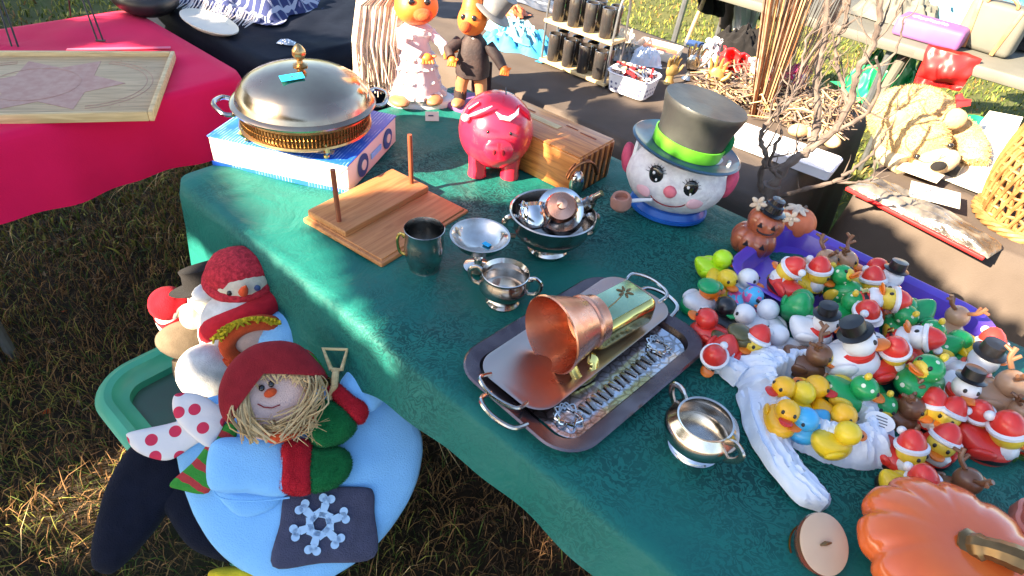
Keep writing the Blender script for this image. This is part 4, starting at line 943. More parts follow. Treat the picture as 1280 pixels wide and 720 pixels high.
DK = [
 ('lime', 893, 330, G, -10, 'bright lime green rubber duck at the head of the group', (0, 0)),
 ('yellow', 902, 352, G, -70, 'yellow rubber duck just below the lime green one', (0, 0)),
 ('mallard', 878, 372, G, 25, 'orange headed duck in a green cap with a green and white body', (0, 0)),
 ('white', 925, 352, G, -40, 'plain white duck with an orange bill behind the blue patterned one', (0, 0)),
 ('patterned', 932, 374, G, -55, 'light blue duck covered in pink blotches', (0, 0)),
 ('black', 907, 397, G, 100, 'small black duck between the red and white ones', (0, 0)),
 ('red', 888, 410, G, 150, 'plain red duck at the left edge of the group', (0, 0)),
 ('greenbill', 935, 402, G, 178, 'white duck with a green bill nearest the blotched blue duck', (0, 0)),
 ('greenbill', 976, 428, G, 176, 'white duck with a green bill nearest the purple tray', (0, 0)),
 ('camo', 915, 428, G, -30, 'dark camouflage duck wearing a cap', (0, 0)),
 ('santawhite', 900, 443, G, -130, 'white faced duck in a red hat lying above the plastic bag', (0, 50)),
 ('santa', 944, 434, G, -140, 'duck in a red suit between the camouflage and green billed ducks', (0, 0)),
 ('santa', 985, 352, U, 120, 'red suited duck behind the oval tag, upper end of the tray', (10, 0)),
 ('santayellow', 1010, 346, U, -30, 'yellow duck in a red and white hat, upper end of the tray', (0, 10)),
 ('tree', 1050, 356, U, -50, 'round green dotted duck with a yellow crown in the tray', (0, -50)),
 ('dome', 1000, 380, U, 60, 'plain green duck seen from behind, upper left of the tray', (0, 60)),
 ('tree', 1056, 388, U, 30, 'small green dotted duck below the round dotted one', (0, 0)),
 ('reindeer', 1022, 332, U-.01, 10, 'tan duck with small antlers at the far corner of the tray', (0, 0)),
 ('reindeer', 1046, 330, U-.01, -30, 'tan antlered duck beside another at the far rim of the tray', (0, 0)),
 ('snowman', 1018, 408, V_-.01, -20, 'white snowman duck with an orange bill on the left rim of the heap', (0, 0)),
 ('brownreindeer', 1010, 448, U-.01, -30, 'brown duck tucked under the big white snowman duck', (0, 0)),
 ('santa', 1098, 382, V_, 170, 'duck in a red coat lying on its back at the top of the heap', (0, -60)),
 ('snowman', 1112, 358, V_-.02, 70, 'grey white snowman duck at the far rim of the tray', (0, 20)),
 ('tree', 1063, 488, U, -20, 'green dotted duck hanging over the near rim of the tray', (0, 10)),
 ('santa', 1104, 452, U+.01, 15, 'white bearded duck in a dark red suit beside the snowman duck', (0, 0)),
 ('dome', 1140, 388, U+.01, 190, 'plain green duck with its orange bill pointing into the heap', (0, 30)),
 ('tree', 1172, 424, U, 165, 'green dotted duck with a yellow face at the far rim', (0, 10)),
 ('santawhite', 1140, 432, V_-.01, 150, 'red suited duck with a buckle lying over the dotted ducks', (0, -40)),
 ('tree', 1156, 472, V_-.01, 200, 'largest green dotted duck in the middle of the heap', (0, -20)),
 ('snowman', 1198, 486, U, -100, 'snowman duck with black hat and red scarf facing the camera', (0, 0)),
 ('santayellow', 1225, 438, U, -75, 'yellow faced duck in a red hat at the right rim of the heap', (0, 0)),
 ('reindeer', 1245, 486, U-.01, -15, 'large tan duck with a yellow face and brown belly patch', (0, 0)),
 ('reindeer', 1190, 408, U-.01, 60, 'tan duck at the far rim next to the hat wearing ducks', (0, 0)),
 ('brownreindeer', 1124, 512, G, -40, 'brown antlered duck with a yellow face next to the bag', (0, 0)),
 ('santa', 1180, 524, G, -130, 'bearded duck in a red hat directly below the snowman duck', (0, 0)),
 ('santa', 1172, 558, G, -125, 'bearded duck in a red hat in front of another like it', (0, 0)),
 ('santa', 1238, 548, G, -20, 'large red suited duck with a long white beard at the right', (0, 0)),
 ('santa', 1124, 566, G, -60, 'red hatted duck touching the end of the plastic bag', (0, 0)),
 ('santayellow', 1136, 610, G, -35, 'yellow bodied duck in a red hat nearest the ceramic pumpkin', (0, 0)),
 ('brownreindeer', 1194, 610, G, 15, 'dark brown duck with big antlers behind the ceramic pumpkin', (0, 0)),
 ('santa', 1074, 408, U, 60, 'red suited duck wedged between the two snowman ducks', (0, 10)),
 ('tree', 1128, 408, U, 100, 'green dotted duck under the red suited duck with a buckle', (0, -20)),
 ('santayellow', 1080, 360, U-.01, -60, 'yellow duck in a red hat at the far middle of the tray', (0, 0)),
 ('snowman', 1215, 462, U-.01, 30, 'small snowman duck wedged behind the large tan one', (0, 10)),
 ('red', 1088, 345, U-.012, 40, 'plain red duck against the far rim of the tray', (0, 0)),
 ('tree', 1098, 505, G, -100, 'green dotted duck between the bag and the near tray rim', (0, 10)),
 ('dome', 1206, 440, U-.012, 120, 'plain green duck behind the snowman duck with a scarf', (0, 20)),
 ('santa', 1208, 530, G, 20, 'red hatted duck squeezed between two bearded ducks', (0, 0)),
 ('reindeer', 1262, 516, G, -60, 'tan duck with antlers lowest at the right edge', (0, 0)),
 ('white', 962, 400, G, 120, 'plain white duck squeezed against the left side of the tray', (0, 0)),
 ('santa', 1152, 512, G, -60, 'red hatted duck next to the brown antlered duck', (0, 0)),
 ('santawhite', 1285, 545, G, -120, 'white and red duck cut by the right edge of the picture', (0, 0)),
]
for k, px, py, h, rz, lab, tl in DK:
    s = 1.22 if h > G else 1.17
    if 'argest' in lab or 'large' in lab: s = 1.4
    duck(k, px, py, h, rz, lab, tl, s)
duck('snowman', 1062, 440, V_-.005, -15, 'biggest white snowman duck with a black hat atop the heap', (0, -25), 1.5)
paper_tag(990, 352, V_+.01, 20, (50, 10), 'white oval tag on the red duck at the upper end of the tray')
paper_tag(1088, 398, V_+.025, -30, (45, 0), 'white oval tag beside the red coated duck at the heap top', .015)
paper_tag(1092, 425, V_+.02, -10, (40, 0), 'white oval tag at the bill of the biggest snowman duck', .015)
paper_tag(1100, 527, T+.05, -20, (35, 0), 'white oval tag at the mouth of the plastic bag', .015)
p = at(1278, 548, T+.03); t = thing('white_card', 'blank folded white card at the right edge of the cloth', 'card', p, R(-20), tilt=(0, 50))
MB().box((0, 0, 0), (.03, .05, .001), bev=0).box((.004, .001, .003), (.03, .05, .001), (0, 6, 0), bev=0).build('folded_sheet', 'white', t)

# ------------------------------------------------------------------ plastic bag with yellow ducks
OUT = [(905, 452), (935, 443), (975, 452), (1000, 470), (1050, 490), (1098, 520), (1112, 550), (1106, 588), (1060, 588), (1010, 574), (975, 552), (948, 522), (925, 495), (912, 475)]
BC = at(1012, 512)
def polyr(pts, c, n):
    P = [at(x, y)-c for x, y in pts]; out = []
    for k in range(n):
        a = 2*math.pi*k/n; d = Vector((math.cos(a), math.sin(a))); best = .02
        for i in range(len(P)):
            q, r = P[i], P[(i+1) % len(P)]; ex, ey = r.x-q.x, r.y-q.y; den = d.x*ey-d.y*ex
            if abs(den) < 1e-9: continue
            tt = (q.x*ey-q.y*ex)/den; s = (q.x*d.y-q.y*d.x)/den
            if tt > 0 and -.001 <= s <= 1.001: best = max(best, tt)
        out.append(best)
    return out
NB = 180
ro = polyr(OUT, BC, NB)
ri = polyr([(958, 490), (985, 470), (1020, 480), (1056, 508), (1066, 545), (1056, 560), (1010, 552), (972, 528), (955, 508)], BC, NB)
for _ in range(4): ro = [(ro[i-1]+ro[i]*2+ro[(i+1) % NB])/4 for i in range(NB)]; ri = [(ri[i-1]+ri[i]*2+ri[(i+1) % NB])/4 for i in range(NB)]
t = thing('plastic_bag', 'crumpled white plastic bag lying open and full of yellow ducks', 'bag', (BC.x, BC.y, T+.003), 0)
vs, fs = [], []; RG = []
for k in range(30):
    f = k/29
    for i in range(NB):
        a = 2*math.pi*i/NB; d = (math.cos(a), math.sin(a))
        if f < .7:
            g = f/.7; r = ro[i]+(ri[i]-ro[i])*g; z = .046*max(0, math.sin(min(1, g)*math.pi/2))**.7
        else:
            g = (f-.7)/.3; r = ri[i]*(1-g*.12); z = .046*max(0, 1-g)+.003
        cr = (1-abs(f-.4)*1.2)
        w_ = .006*noise.noise(Vector((d[0]*6, d[1]*6, f*1.2)))+.004*abs(noise.noise(Vector((d[0]*17+3, d[1]*17, f*2))))
        r += w_*1.2; z = max(.001, z+w_*cr*1.2+.003*noise.noise(Vector((d[0]*26, d[1]*26, f*6)))+.006*(max(0, 1-abs(noise.noise(Vector((d[0]*9, d[1]*9, f*1.6)))*5))-.3)*(.1 < f < .68))
        vs.append((d[0]*r, d[1]*r, z))
for k in range(29):
    for i in range(NB): j = (i+1) % NB; fs.append((k*NB+i, k*NB+j, (k+1)*NB+j, (k+1)*NB+i))
fs.append(tuple(range(29*NB, 30*NB)))
m = MB(); m.add(vs, fs); m.build('bag_body', 'plastic_film', t)
def pleat(name, pts, w0, n=60, hgt=.014, seed=0):
    P = smooth_path([at(x, y)-Vector((BC.x, BC.y, T)) for x, y in pts], 10); nn = len(P); vs, fs = [], []; Mx = 40
    for i, p_ in enumerate(P):
        tn = (P[min(i+1, nn-1)]-P[max(i-1, 0)]).normalized(); sd_ = Vector((-tn.y, tn.x, 0)); u = i/(nn-1)
        wv = w0[0]+(w0[1]-w0[0])*u; wv *= (.35+.65*min(1, (1-u)*8))
        for j in range(Mx):
            a = 2*math.pi*j/Mx; x = math.cos(a)*wv; z = max(0, math.sin(a))*hgt*(1-.35*u)
            z += (.0045*noise.noise(Vector((x*170, u*3, seed)))+.005*(max(0, 1-abs(noise.noise(Vector((x*90, u*5, seed+4)))*6))-.3))*(z > .001) + .002*math.sin(x*700+seed)*(z > .003)
            vs.append(p_+sd_*(x+.003*noise.noise(Vector((u*8, a, seed))))+Vector((0, 0, max(.0, z)+.001)))
    for i in range(nn-1):
        for j in range(Mx): k = (j+1) % Mx; fs.append((i*Mx+j, i*Mx+k, (i+1)*Mx+k, (i+1)*Mx+j))
    fs.append(tuple(range(Mx))); fs.append(tuple(range((nn-1)*Mx, nn*Mx)))
    m = MB(); m.add(vs, fs); m.build(name, 'plastic_film', t)
pleat('bag_tail', [(945, 500), (955, 545), (985, 595), (1028, 640)], (.03, .021), hgt=.026, seed=3)
pleat('bag_tail', [(1090, 545), (1118, 575), (1128, 588)], (.022, .012), hgt=.02, seed=9)
pleat('bag_handle', [(925, 480), (905, 462), (925, 448), (975, 450)], (.018, .009), hgt=.03, seed=5)
YD = [('cartoon', 983, 492, 200, 'yellow duck with a red bill at the upper left inside the plastic bag'),
      ('cartoon', 1008, 488, -20, 'yellow duck with a red bill nearest the tray inside the plastic bag'),
      ('cartoon', 980, 518, 250, 'yellow duck with a red bill at the lower left inside the plastic bag'),
      ('cartoon', 1042, 520, -60, 'yellow duck with a red bill at the right inside the plastic bag'),
      ('yellow', 1045, 548, 10, 'yellow duck with an orange bill lowest in the plastic bag'),
      ('yellow', 1000, 505, 90, 'yellow duck with an orange bill buried in the middle of the bag'),
      ('blue', 1012, 528, -150, 'bright blue duck among the yellow ones in the bag')]
for k, px, py, rz, lab in YD: duck(k, px, py, T+.016, rz, lab, (8*math.sin(px), 10*math.cos(py)), 1.1, 'ducks in the plastic bag')
# ------------------------------------------------------------------ green tote with plush toys
TC = at(146, 440, .42); dd = TC.x*DV.x+TC.y*DV.y; nn_ = TC.x*NV.x+TC.y*NV.y
TL, TW = .52, .32
tc = W(dd+TL/2+.035, nn_+TW/2-.09)
t = thing('storage_tote', 'mint green plastic storage tote full of plush winter toys', 'tote', (tc.x, tc.y, 0), AD)
m = MB()
vs = []; fs = []; prof = [(-.06, .002), (-.045, .01), (-.02, .385), (-.02, .392), (.012, .395), (.024, .40), (.026, .412), (.02, .42), (.008, .424), (-.004, .42), (-.012, .408), (-.022, .404), (-.03, .40), (-.055, .03)]
trayshape(m, TL-.05, TW-.05, .07, prof, 10)
m.build('tote_shell', 'tote_green', t)
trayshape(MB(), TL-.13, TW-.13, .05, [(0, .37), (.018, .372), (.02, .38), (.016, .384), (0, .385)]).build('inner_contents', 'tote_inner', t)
def loc3(o): return Vector((o.x, o.y, 0))
def plush(name, label, cat, px, py, h, extra=0, tilt=None, group=None):
    p = at(px, py, h); o = thing(name, label, cat, p, face_cam(p, extra), group=group, tilt=tilt); o.scale = (.9,)*3; return o
# local frame of plush: -Y to camera, Z up. For toys lying back, x right, z up-image
def px2l(px, py, h, o):   # pixel at height h -> local of thing o
    q = at(px, py, h); Mi = (Matrix.Translation(o.location) @ o.rotation_euler.to_matrix().to_4x4()).inverted(); return Mi @ q
# backmost: top hat (black) snow toy and red hat toy left
t = plush('plush_snowman', 'plush snowman in a floppy black hat at the back of the tote', 'plush toy', 262, 356, .62)
MB().ell((0, 0, -.045), (.05, .045, .07), lump=.06, lf=20).build('body', 'felt_white', t)
MB().lathe([(0, 0), (.06, -.002), (.075, 0), (.078, .004), (.05, .006), (.045, .045), (.047, .06), (0, .063)], 30, M4((-.0, .0, .0), (-20, -6, 0), (1, .7, .7)), wob=lambda a, z: 1+.05*math.sin(3*a)).build('hat', 'felt_black', t)
m = MB()
for a in (60, 100, 140): m.ell((.03+.018*math.cos(R(a)), -.045, .0+.018*math.sin(R(a))), (.018, .003, .007), (0, -a, 0), seg=10)
m.build('holly_leaf', 'felt_green', t)
t = plush('plush_toy', 'small plush figure in a bright red hood at the left rim of the tote', 'plush toy', 213, 385, .56)
MB().ell((.004, 0, -.03), (.04, .035, .05), lump=.05).build('body', 'felt_white', t)
MB().ell((-.0, 0, .012), (.04, .035, .04), (0, -25, 0), lump=.08, lf=25).lathe([(.04, -.03), (.043, -.015), (.04, .0)], 24, M4((0, 0, -.002), (0, -25, 0))).build('hood', 'felt_red', t)
MB().ell((.028, -.028, -.008), (.028, .012, .026), seg=20).build('face', 'felt_taupe', t)
MB().lathe([(.024, 0), (.03, 0), (.03, .006), (.024, .006)], 24, M4((.028, -.03, -.008), (80, 0, 0))).build('hood_trim', 'felt_white', t)
# red cap snowman
t = plush('plush_snowman', 'plush snowman in a red knitted cap with an orange carrot nose', 'plush toy', 304, 352, .67)
MB().ell((.02, .02, -.09), (.075, .06, .09), lump=.05).build('body', 'felt_white', t)
hd = MB().ell((0, 0, 0), (.058, .052, .048), lump=.04).build('head', 'felt_cream', t)
MB().ell((.0, .014, .012), (.066, .056, .05), (14, 8, 0), lump=.06, lf=25, fn=lambda v: Vector((v.x, v.y, max(v.z, -.012))), seg=26).tube([(.06*math.cos(a)*1.04, .012+.052*math.sin(a)*1.05-.0, .003+.006*math.sin(a)) for a in [k*math.pi/14 for k in range(29)]], .012, 10).build('knit_cap', 'yarn_red', hd)
MB().lathe([(.009, 0), (.007, .018), (.001, .042)], 14, M4((-.004, -.048, .012), (35, 12, 0))).build('carrot_nose', 'felt_orange', hd)
MB().ell((.022, -.047, .015), (.006, .004, .007), seg=12).build('eye', 'pot_blue', hd)
MB().ell((-.028, -.043, .012), (.005, .004, .006), seg=12).build('eye', 'black_glossy', hd)
m = MB()
for k in range(12): m.tube(smooth_path([(-.03+k*.006, -.045, -.02+.008*math.sin(k)), (-.026+k*.006, -.058, -.026), (-.03+k*.006, -.055, -.036)]), .0022, 5)
m.build('yarn_fringe', 'yarn_red', t)
# scarf big red + pompom
sc_ = MB().tube(smooth_path([(-.075, -.02, -.10), (-.06, -.04, -.065), (-.03, -.055, -.045), (.02, -.05, -.035), (.055, -.02, -.035), (.06, .02, -.05)]), [.028, .03, .032, .034, .034]+[.034]*21, 14, flat=.8).build('scarf', 'felt_red', t)
MB().tube(smooth_path([(.055, -.02, -.03), (.085, -.04, -.045), (.1, -.05, -.065)]), [.024]*5+[.021]*6, 12).ell((.103, -.052, -.07), .022, seg=14).build('arm', 'felt_white', t)
# tan pompom hat toy
t = plush('plush_toy', 'small plush toy with a cream pompom and tan knitted cap', 'plush toy', 256, 378, .62)
MB().ell((0, 0, -.01), (.03, .028, .036), lump=.1, lf=60).build('knit_cap', 'felt_cream', t)
MB().ell((.004, -.01, .03), (.022, .02, .018), lump=.2, lf=80).build('pompom', 'felt_white', t)
MB().ell((-.03, -.01, -.02), (.022, .022, .028)).build('head', 'felt_cream', t)
# brown toy (taupe) arm/leg
t = plush('plush_toy', 'soft taupe plush limb curled over the rim of the tote', 'plush toy', 238, 425, .52)
MB().ell((.0, 0, 0), (.066, .04, .045), (0, 18, 0), lump=.1, lf=16, seg=26).tube(smooth_path([(-.02, -.02, -.03), (-.025, -.035, -.06), (-.01, -.045, -.085), (.025, -.045, -.1)]), [.025]*5+[.024]*5+[.022]*6, 14).build('body', 'felt_taupe', t)
# middle snowman: white body with orange ring scarf and yarn hair
t = plush('plush_snowman', 'white plush snowman with a rust orange hood ring and yellow yarn fringe', 'plush toy', 309, 408, .6)
MB().ell((-.005, .02, -.02), (.085, .06, .10), (0, 10, 0), lump=.05, lf=14, seg=28).build('body', 'felt_white', t)
MB().ell((.01, -.035, .005), (.05, .03, .042), seg=28).build('face', 'felt_skin', t)
MB().tube([(.01+.052*math.cos(a), -.05+.0*a, .003+.046*math.sin(a)) for a in [R(-55+k*12) for k in range(25)]], .0155, 12).tube(smooth_path([(-.042, -.05, -.02), (-.036, -.055, -.06), (-.02, -.05, -.09)]), .016, 10).build('hood_ring', 'felt_orange', t)
m = MB()
for k in range(46):
    a = R(35+k*2.6); x, z = .0+.06*math.cos(a), .006+.058*math.sin(a); m.tube([(x, -.05, z), (x+.01*math.sin(k*2), -.066, z+.012), (x*1.1+.008*math.cos(k*3), -.06, z+.0+.01*math.sin(k*1.7))], [.003, .0035, .002], 5)
m.build('yarn_fringe', 'felt_yellow', t)
t = plush('plush_snowman', 'pale blue plush snowman half buried between the tote and table', 'plush toy', 362, 425, .58)
MB().ell((0, .0, 0), (.075, .06, .07), lump=.04).build('body', 'felt_blue', t)
t = plush('plush_snowman', 'sunlit white plush body wedged under the scarecrow hat', 'plush toy', 266, 468, .55)
MB().ell((0, .02, -.02), (.062, .05, .075), (0, -20, 0), lump=.07, lf=16, seg=26).build('body', 'felt_white', t)
MB().ell((-.045, -.02, -.07), (.03, .026, .05), (0, 35, 0), lump=.08, lf=20, seg=20).build('arm', 'felt_taupe', t)
# big snowman: flat felt body hanging over the tote
BCn = at(398, 578, .53)
t = thing('felt_snowman', 'huge pale blue felt snowman body draped over the tote front, with mittens', 'decoration', BCn, face_cam(BCn, -4), tilt=(-58, 0))
Mi = (Matrix.Translation(t.location) @ t.rotation_euler.to_matrix().to_4x4()).inverted(); Nrm = (t.rotation_euler.to_matrix() @ Vector((0, -1, 0)))
def onp(px, py, off=0.0):   # pixel -> local point on the felt plane, off metres toward camera
    d = ray(px, py); n = Nrm; k = ((t.location+n*off)-EYE).dot(n)/d.dot(n); return Mi @ (EYE+d*k)
def felt_shape(name, pts, th, off, mat, parent, puff=0, seed=0):
    """padded felt piece: outline from points on the plane, softly domed on both faces"""
    P = [onp(x, y, off) for x, y in pts]; P2 = []
    n = len(P)
    for i in range(n):
        a, b, c, d = P[i-1], P[i], P[(i+1) % n], P[(i+2) % n]
        for k in range(5):
            u = k/5; P2.append(.5*((2*b)+(c-a)*u+(2*a-5*b+4*c-d)*u*u+(3*b-a-3*c+d)*u**3))
    c = sum(P2, Vector())/len(P2); vs = []; fs = []; N_ = len(P2); K = 9
    for side in (-1, 1):
        for k in range(K):
            f = k/(K-1)*.96 if k else 0
            f = math.sin(k/(K-1)*math.pi/2)
            for q in P2:
                r = c+(q-c)*f; y = side*th*(max(0, 1-f**5))**.5
                wv = .005*noise.noise(Vector((r.x*9, r.z*9, seed)))+.0035*f**3*noise.noise(Vector((r.x*38, r.z*38, seed)))+.001*noise.noise(Vector((r.x*70, r.z*70, seed)))
                vs.append((r.x, c.y+(r.y-c.y)-th/2+y/2+wv*(1 if th > .01 else .5), r.z))
    for s in (0, 1):
        b0 = s*K*N_
        for k in range(K-1):
            for i in range(N_): j = (i+1) % N_; fs.append((b0+k*N_+i, b0+k*N_+j, b0+(k+1)*N_+j, b0+(k+1)*N_+i))
    for i in range(N_): j = (i+1) % N_; fs.append(((K-1)*N_+i, (K-1)*N_+j, (2*K-1)*N_+j, (2*K-1)*N_+i))
    m = MB(); m.add(vs, fs); o = m.build(name, mat, parent, auto=60)
    b = bmesh.new(); b.from_mesh(o.data); bmesh.ops.remove_doubles(b, verts=b.verts[:], dist=.00005); b.to_mesh(o.data); b.free()
    return o
circ = lambda cx, cy, rx, ry, a0=0, n=18, rot=0: [(cx+rx*math.cos(R(a0+k*360/n))*math.cos(R(rot))-ry*math.sin(R(a0+k*360/n))*math.sin(R(rot)), cy+rx*math.cos(R(a0+k*360/n))*math.sin(R(rot))+ry*math.sin(R(a0+k*360/n))*math.cos(R(rot))) for k in range(n)]
body = felt_shape('body', [(228, 520), (222, 560), (240, 630), (268, 680), (310, 715), (370, 735), (430, 712), (480, 670), (515, 615), (527, 565), (520, 530), (500, 500), (465, 492), (400, 485), (320, 490), (260, 500)], .035, 0, 'felt_blue', t, seed=1)
felt_shape('chest', [(270, 560), (262, 600), (300, 645), (350, 628), (358, 570), (330, 545)], .012, .03, 'felt_blue', t, seed=2)
# mitten arms
felt_shape('sleeve', [(262, 572), (266, 612), (310, 617), (364, 617), (366, 556), (300, 548), (272, 552)], .034, .03, 'felt_blue', t, seed=3)
felt_shape('cuff', [(356, 556), (354, 590), (354, 615), (388, 617), (391, 585), (389, 553)], .04, .032, 'felt_red', t, seed=4)
felt_shape('mitten', [(386, 564), (386, 612), (410, 613), (432, 600), (440, 578), (430, 562), (405, 560)], .036, .032, 'felt_green', t, seed=5)
felt_shape('sleeve', [(424, 484), (452, 512), (470, 514), (494, 478), (476, 462), (455, 450)], .034, .034, 'felt_blue', t, seed=6)
felt_shape('cuff', [(416, 486), (410, 494), (448, 532), (460, 512), (442, 500), (424, 484)], .04, .036, 'felt_red', t, seed=7)
felt_shape('mitten', [(390, 512), (386, 546), (400, 562), (430, 554), (446, 534), (428, 510), (408, 502)], .036, .038, 'felt_green', t, seed=8)
# dark sign with snowflake
sign = felt_shape('dark_panel', [(341, 708), (350, 655), (354, 624), (362, 614), (405, 609), (455, 609), (467, 616), (468, 640), (468, 696), (400, 704)], .008, .034, 'panel_grey', t, seed=9)
P0 = onp(400, 655, .0425)
fm = MB(); base = Matrix.Translation(P0) @ Matrix.Rotation(R(90), 4, 'X')
for k in range(6):
    a = R(k*60+8); ca, sa = math.cos(a), math.sin(a)
    fm.prism([(.010*math.cos(a+.45), .010*math.sin(a+.45)), (.030*math.cos(a+.2), .030*math.sin(a+.2)), (.030*math.cos(a-.2), .030*math.sin(a-.2)), (.010*math.cos(a-.45), .010*math.sin(a-.45))][::-1], .003, base, bev=0)
    fm.prism([(.020*math.cos(a+.62), .020*math.sin(a+.62)), (.023*math.cos(a+.3), .023*math.sin(a+.3)), (.013*math.cos(a), .013*math.sin(a)), (.021*math.cos(a+.9), .021*math.sin(a+.9))], .0028, base, bev=0)
    for dx, dy in ((.034, 0), (.037, .006), (.037, -.006)):
        fm.lathe([(0, 0), (.0062, 0), (.0062, .003), (0, .003)], 14, base @ Matrix.Translation((dx*ca-dy*sa, dx*sa+dy*ca, 0)))
fm.lathe([(.010, 0), (.017, 0), (.017, .003), (.010, .003)], 24, base)
fm.build('snowflake', 'flake', sign)
body_seam = lambda pts, off: MB().tube(smooth_path([onp(x, y, off) for x, y in pts], 6), .0016, 6)
body_seam([(356, 560), (352, 585), (352, 612)], .066).build('seam', 'felt_blue', t)
body_seam([(268, 575), (264, 600), (275, 622), (320, 626), (362, 622)], .05).build('seam', 'felt_blue', t)
# black legs hanging
for pts, sd_ in (([(215, 545), (180, 552), (150, 590), (132, 640), (122, 700), (140, 716), (160, 706), (195, 668), (215, 640), (250, 600), (250, 560)], 11), ([(235, 560), (205, 620), (215, 645), (245, 685), (300, 705), (330, 700), (280, 640), (260, 590)], 12)):
    felt_shape('leg', pts, .05, -.04, 'felt_navy', t, seed=sd_)
felt_shape('foot', [(266, 712), (275, 728), (330, 735), (372, 728), (345, 714), (300, 706)], .05, -.03, 'felt_yellow', t, seed=13)
for c in list(t.children):
    if c.name.startswith(('cuff', 'mitten')): fur(c, 7000, .003, c.data.materials[0], .001, 3, .1)
# polka scarf
k1 = thing('polka_dot_scarf', 'white scarf with pink polka dots dangling over the tote rim', 'scarf', BCn, t.rotation_euler.z, tilt=(-58, 0))
felt_shape('scarf_end', [(166, 540), (160, 548), (168, 562), (190, 573), (215, 575), (240, 560), (262, 545), (290, 520), (285, 500), (260, 515), (220, 528)], .012, .03, 'polka', k1, seed=21)
felt_shape('scarf_wrap', [(228, 492), (218, 498), (219, 520), (235, 540), (262, 560), (275, 545), (283, 520), (270, 505), (250, 494)], .014, .036, 'polka', k1, seed=22)
# striped scarf + scarecrow
k2 = thing('scarecrow_doll', 'scarecrow doll face with straw hair in a maroon brimmed hat', 'doll', BCn, t.rotation_euler.z, tilt=(-58, 0))
felt_shape('hat', [(279, 520), (276, 490), (287, 462), (310, 440), (340, 430), (372, 433), (395, 452), (408, 470), (395, 474), (372, 462), (345, 464), (318, 472), (302, 490), (296, 512), (290, 530)], .035, .08, 'felt_maroon', k2, seed=31)
f = felt_shape('face', [(297, 500), (302, 530), (318, 548), (345, 552), (375, 540), (396, 515), (392, 480), (375, 462), (340, 460), (312, 472)], .04, .062, 'felt_skin', k2, seed=32)
for x, y in ((327, 485), (339, 480)):
    q = onp(x, y, .104); MB().ell(q, (.0045, .004, .005), seg=12).build('eye', 'black_glossy', f)
MB().ell(onp(338, 491, .105), (.0095, .006, .0065), (0, -18, 0), seg=14).build('nose', 'felt_orange', f)
MB().tube([onp(x, y, .1045) for x, y in ((322, 505), (330, 509), (340, 510), (350, 506))], .0009, 5).build('mouth', 'felt_maroon', f)
m = MB(); rs = random.Random(5)
for k in range(70):
    u = k/69; side = k % 2
    if side: a = (300+rs.uniform(-4, 12), 480+rs.uniform(-14, 12)); b = (292+rs.uniform(-8, 22), 520+rs.uniform(-10, 10)); c = (300+rs.uniform(0, 45), 548+rs.uniform(-6, 8))
    else: a = (374+rs.uniform(-8, 22), 462+rs.uniform(-8, 8)); b = (398+rs.uniform(-16, 14), 492+rs.uniform(-12, 14)); c = (352+rs.uniform(-12, 45), 535+rs.uniform(-20, 18))
    m.tube(smooth_path([onp(*a, .102), onp(*b, .108+.01*rs.random()), onp(*c, .105+.012*rs.random())], 4), [.0016]*9, 4, flat=.5)
for k in range(40):
    x = rs.uniform(306, 392); y = 470-10*math.sin((x-306)/86*3.14); m.tube([onp(x, y-3, .106), onp(x+rs.uniform(-6, 6), y+8, .111), onp(x+rs.uniform(-8, 8), y+rs.uniform(12, 20), .107)], [.0016, .0014, .0008], 4, flat=.5)
for k in range(70):
    a = (rs.uniform(318, 392), 535+rs.uniform(-10, 6)); m.tube([onp(*a, .104), onp(a[0]+rs.uniform(-25, 25), a[1]+rs.uniform(-6, 8), .112), onp(a[0]+rs.uniform(-38, 30), a[1]+rs.uniform(-10, 20), .104)], [.0016, .0014, .0006], 4, flat=.5)
m.build('straw_hair', 'straw', k2)
felt_shape('collar', [(330, 545), (345, 556), (375, 545), (396, 525), (392, 512), (370, 530)], .02, .085, 'felt_orange', k2, seed=33)
k3 = thing('striped_scarf', 'knitted green and red striped scarf end beside the scarecrow', 'scarf', BCn, t.rotation_euler.z, tilt=(-58, 0))
felt_shape('scarf_end', [(214, 604), (225, 612), (262, 616), (272, 580), (296, 545), (290, 528), (272, 540), (245, 575)], .012, .036, 'scarf_stripe', k3, seed=41)
k5 = thing('green_knit_band', 'short green striped knitted band tucked behind the maroon hat', 'scarf', BCn, t.rotation_euler.z, tilt=(-58, 0))
felt_shape('knit_band', [(380, 440), (392, 444), (410, 470), (402, 476), (386, 462)], .016, .03, 'scarf_stripe', k5, seed=42)
k4 = thing('toy_shovel', 'pale wooden toy shovel handle with a triangular grip', 'toy shovel', BCn, t.rotation_euler.z, tilt=(-58, 0))
Q = [onp(x, y, .085) for x, y in ((404, 436), (434, 437), (427, 462), (414, 462))]
MB().tube([Q[3], Q[0], Q[1], Q[2], Q[3]], .0045, 8, flat=.8).build('grip', 'wood_pale', k4)
MB().tube([onp(420, 460, .085), onp(418, 482, .08), onp(412, 500, .06)], .006, 8, flat=.8).build('shaft', 'wood_pale', k4)
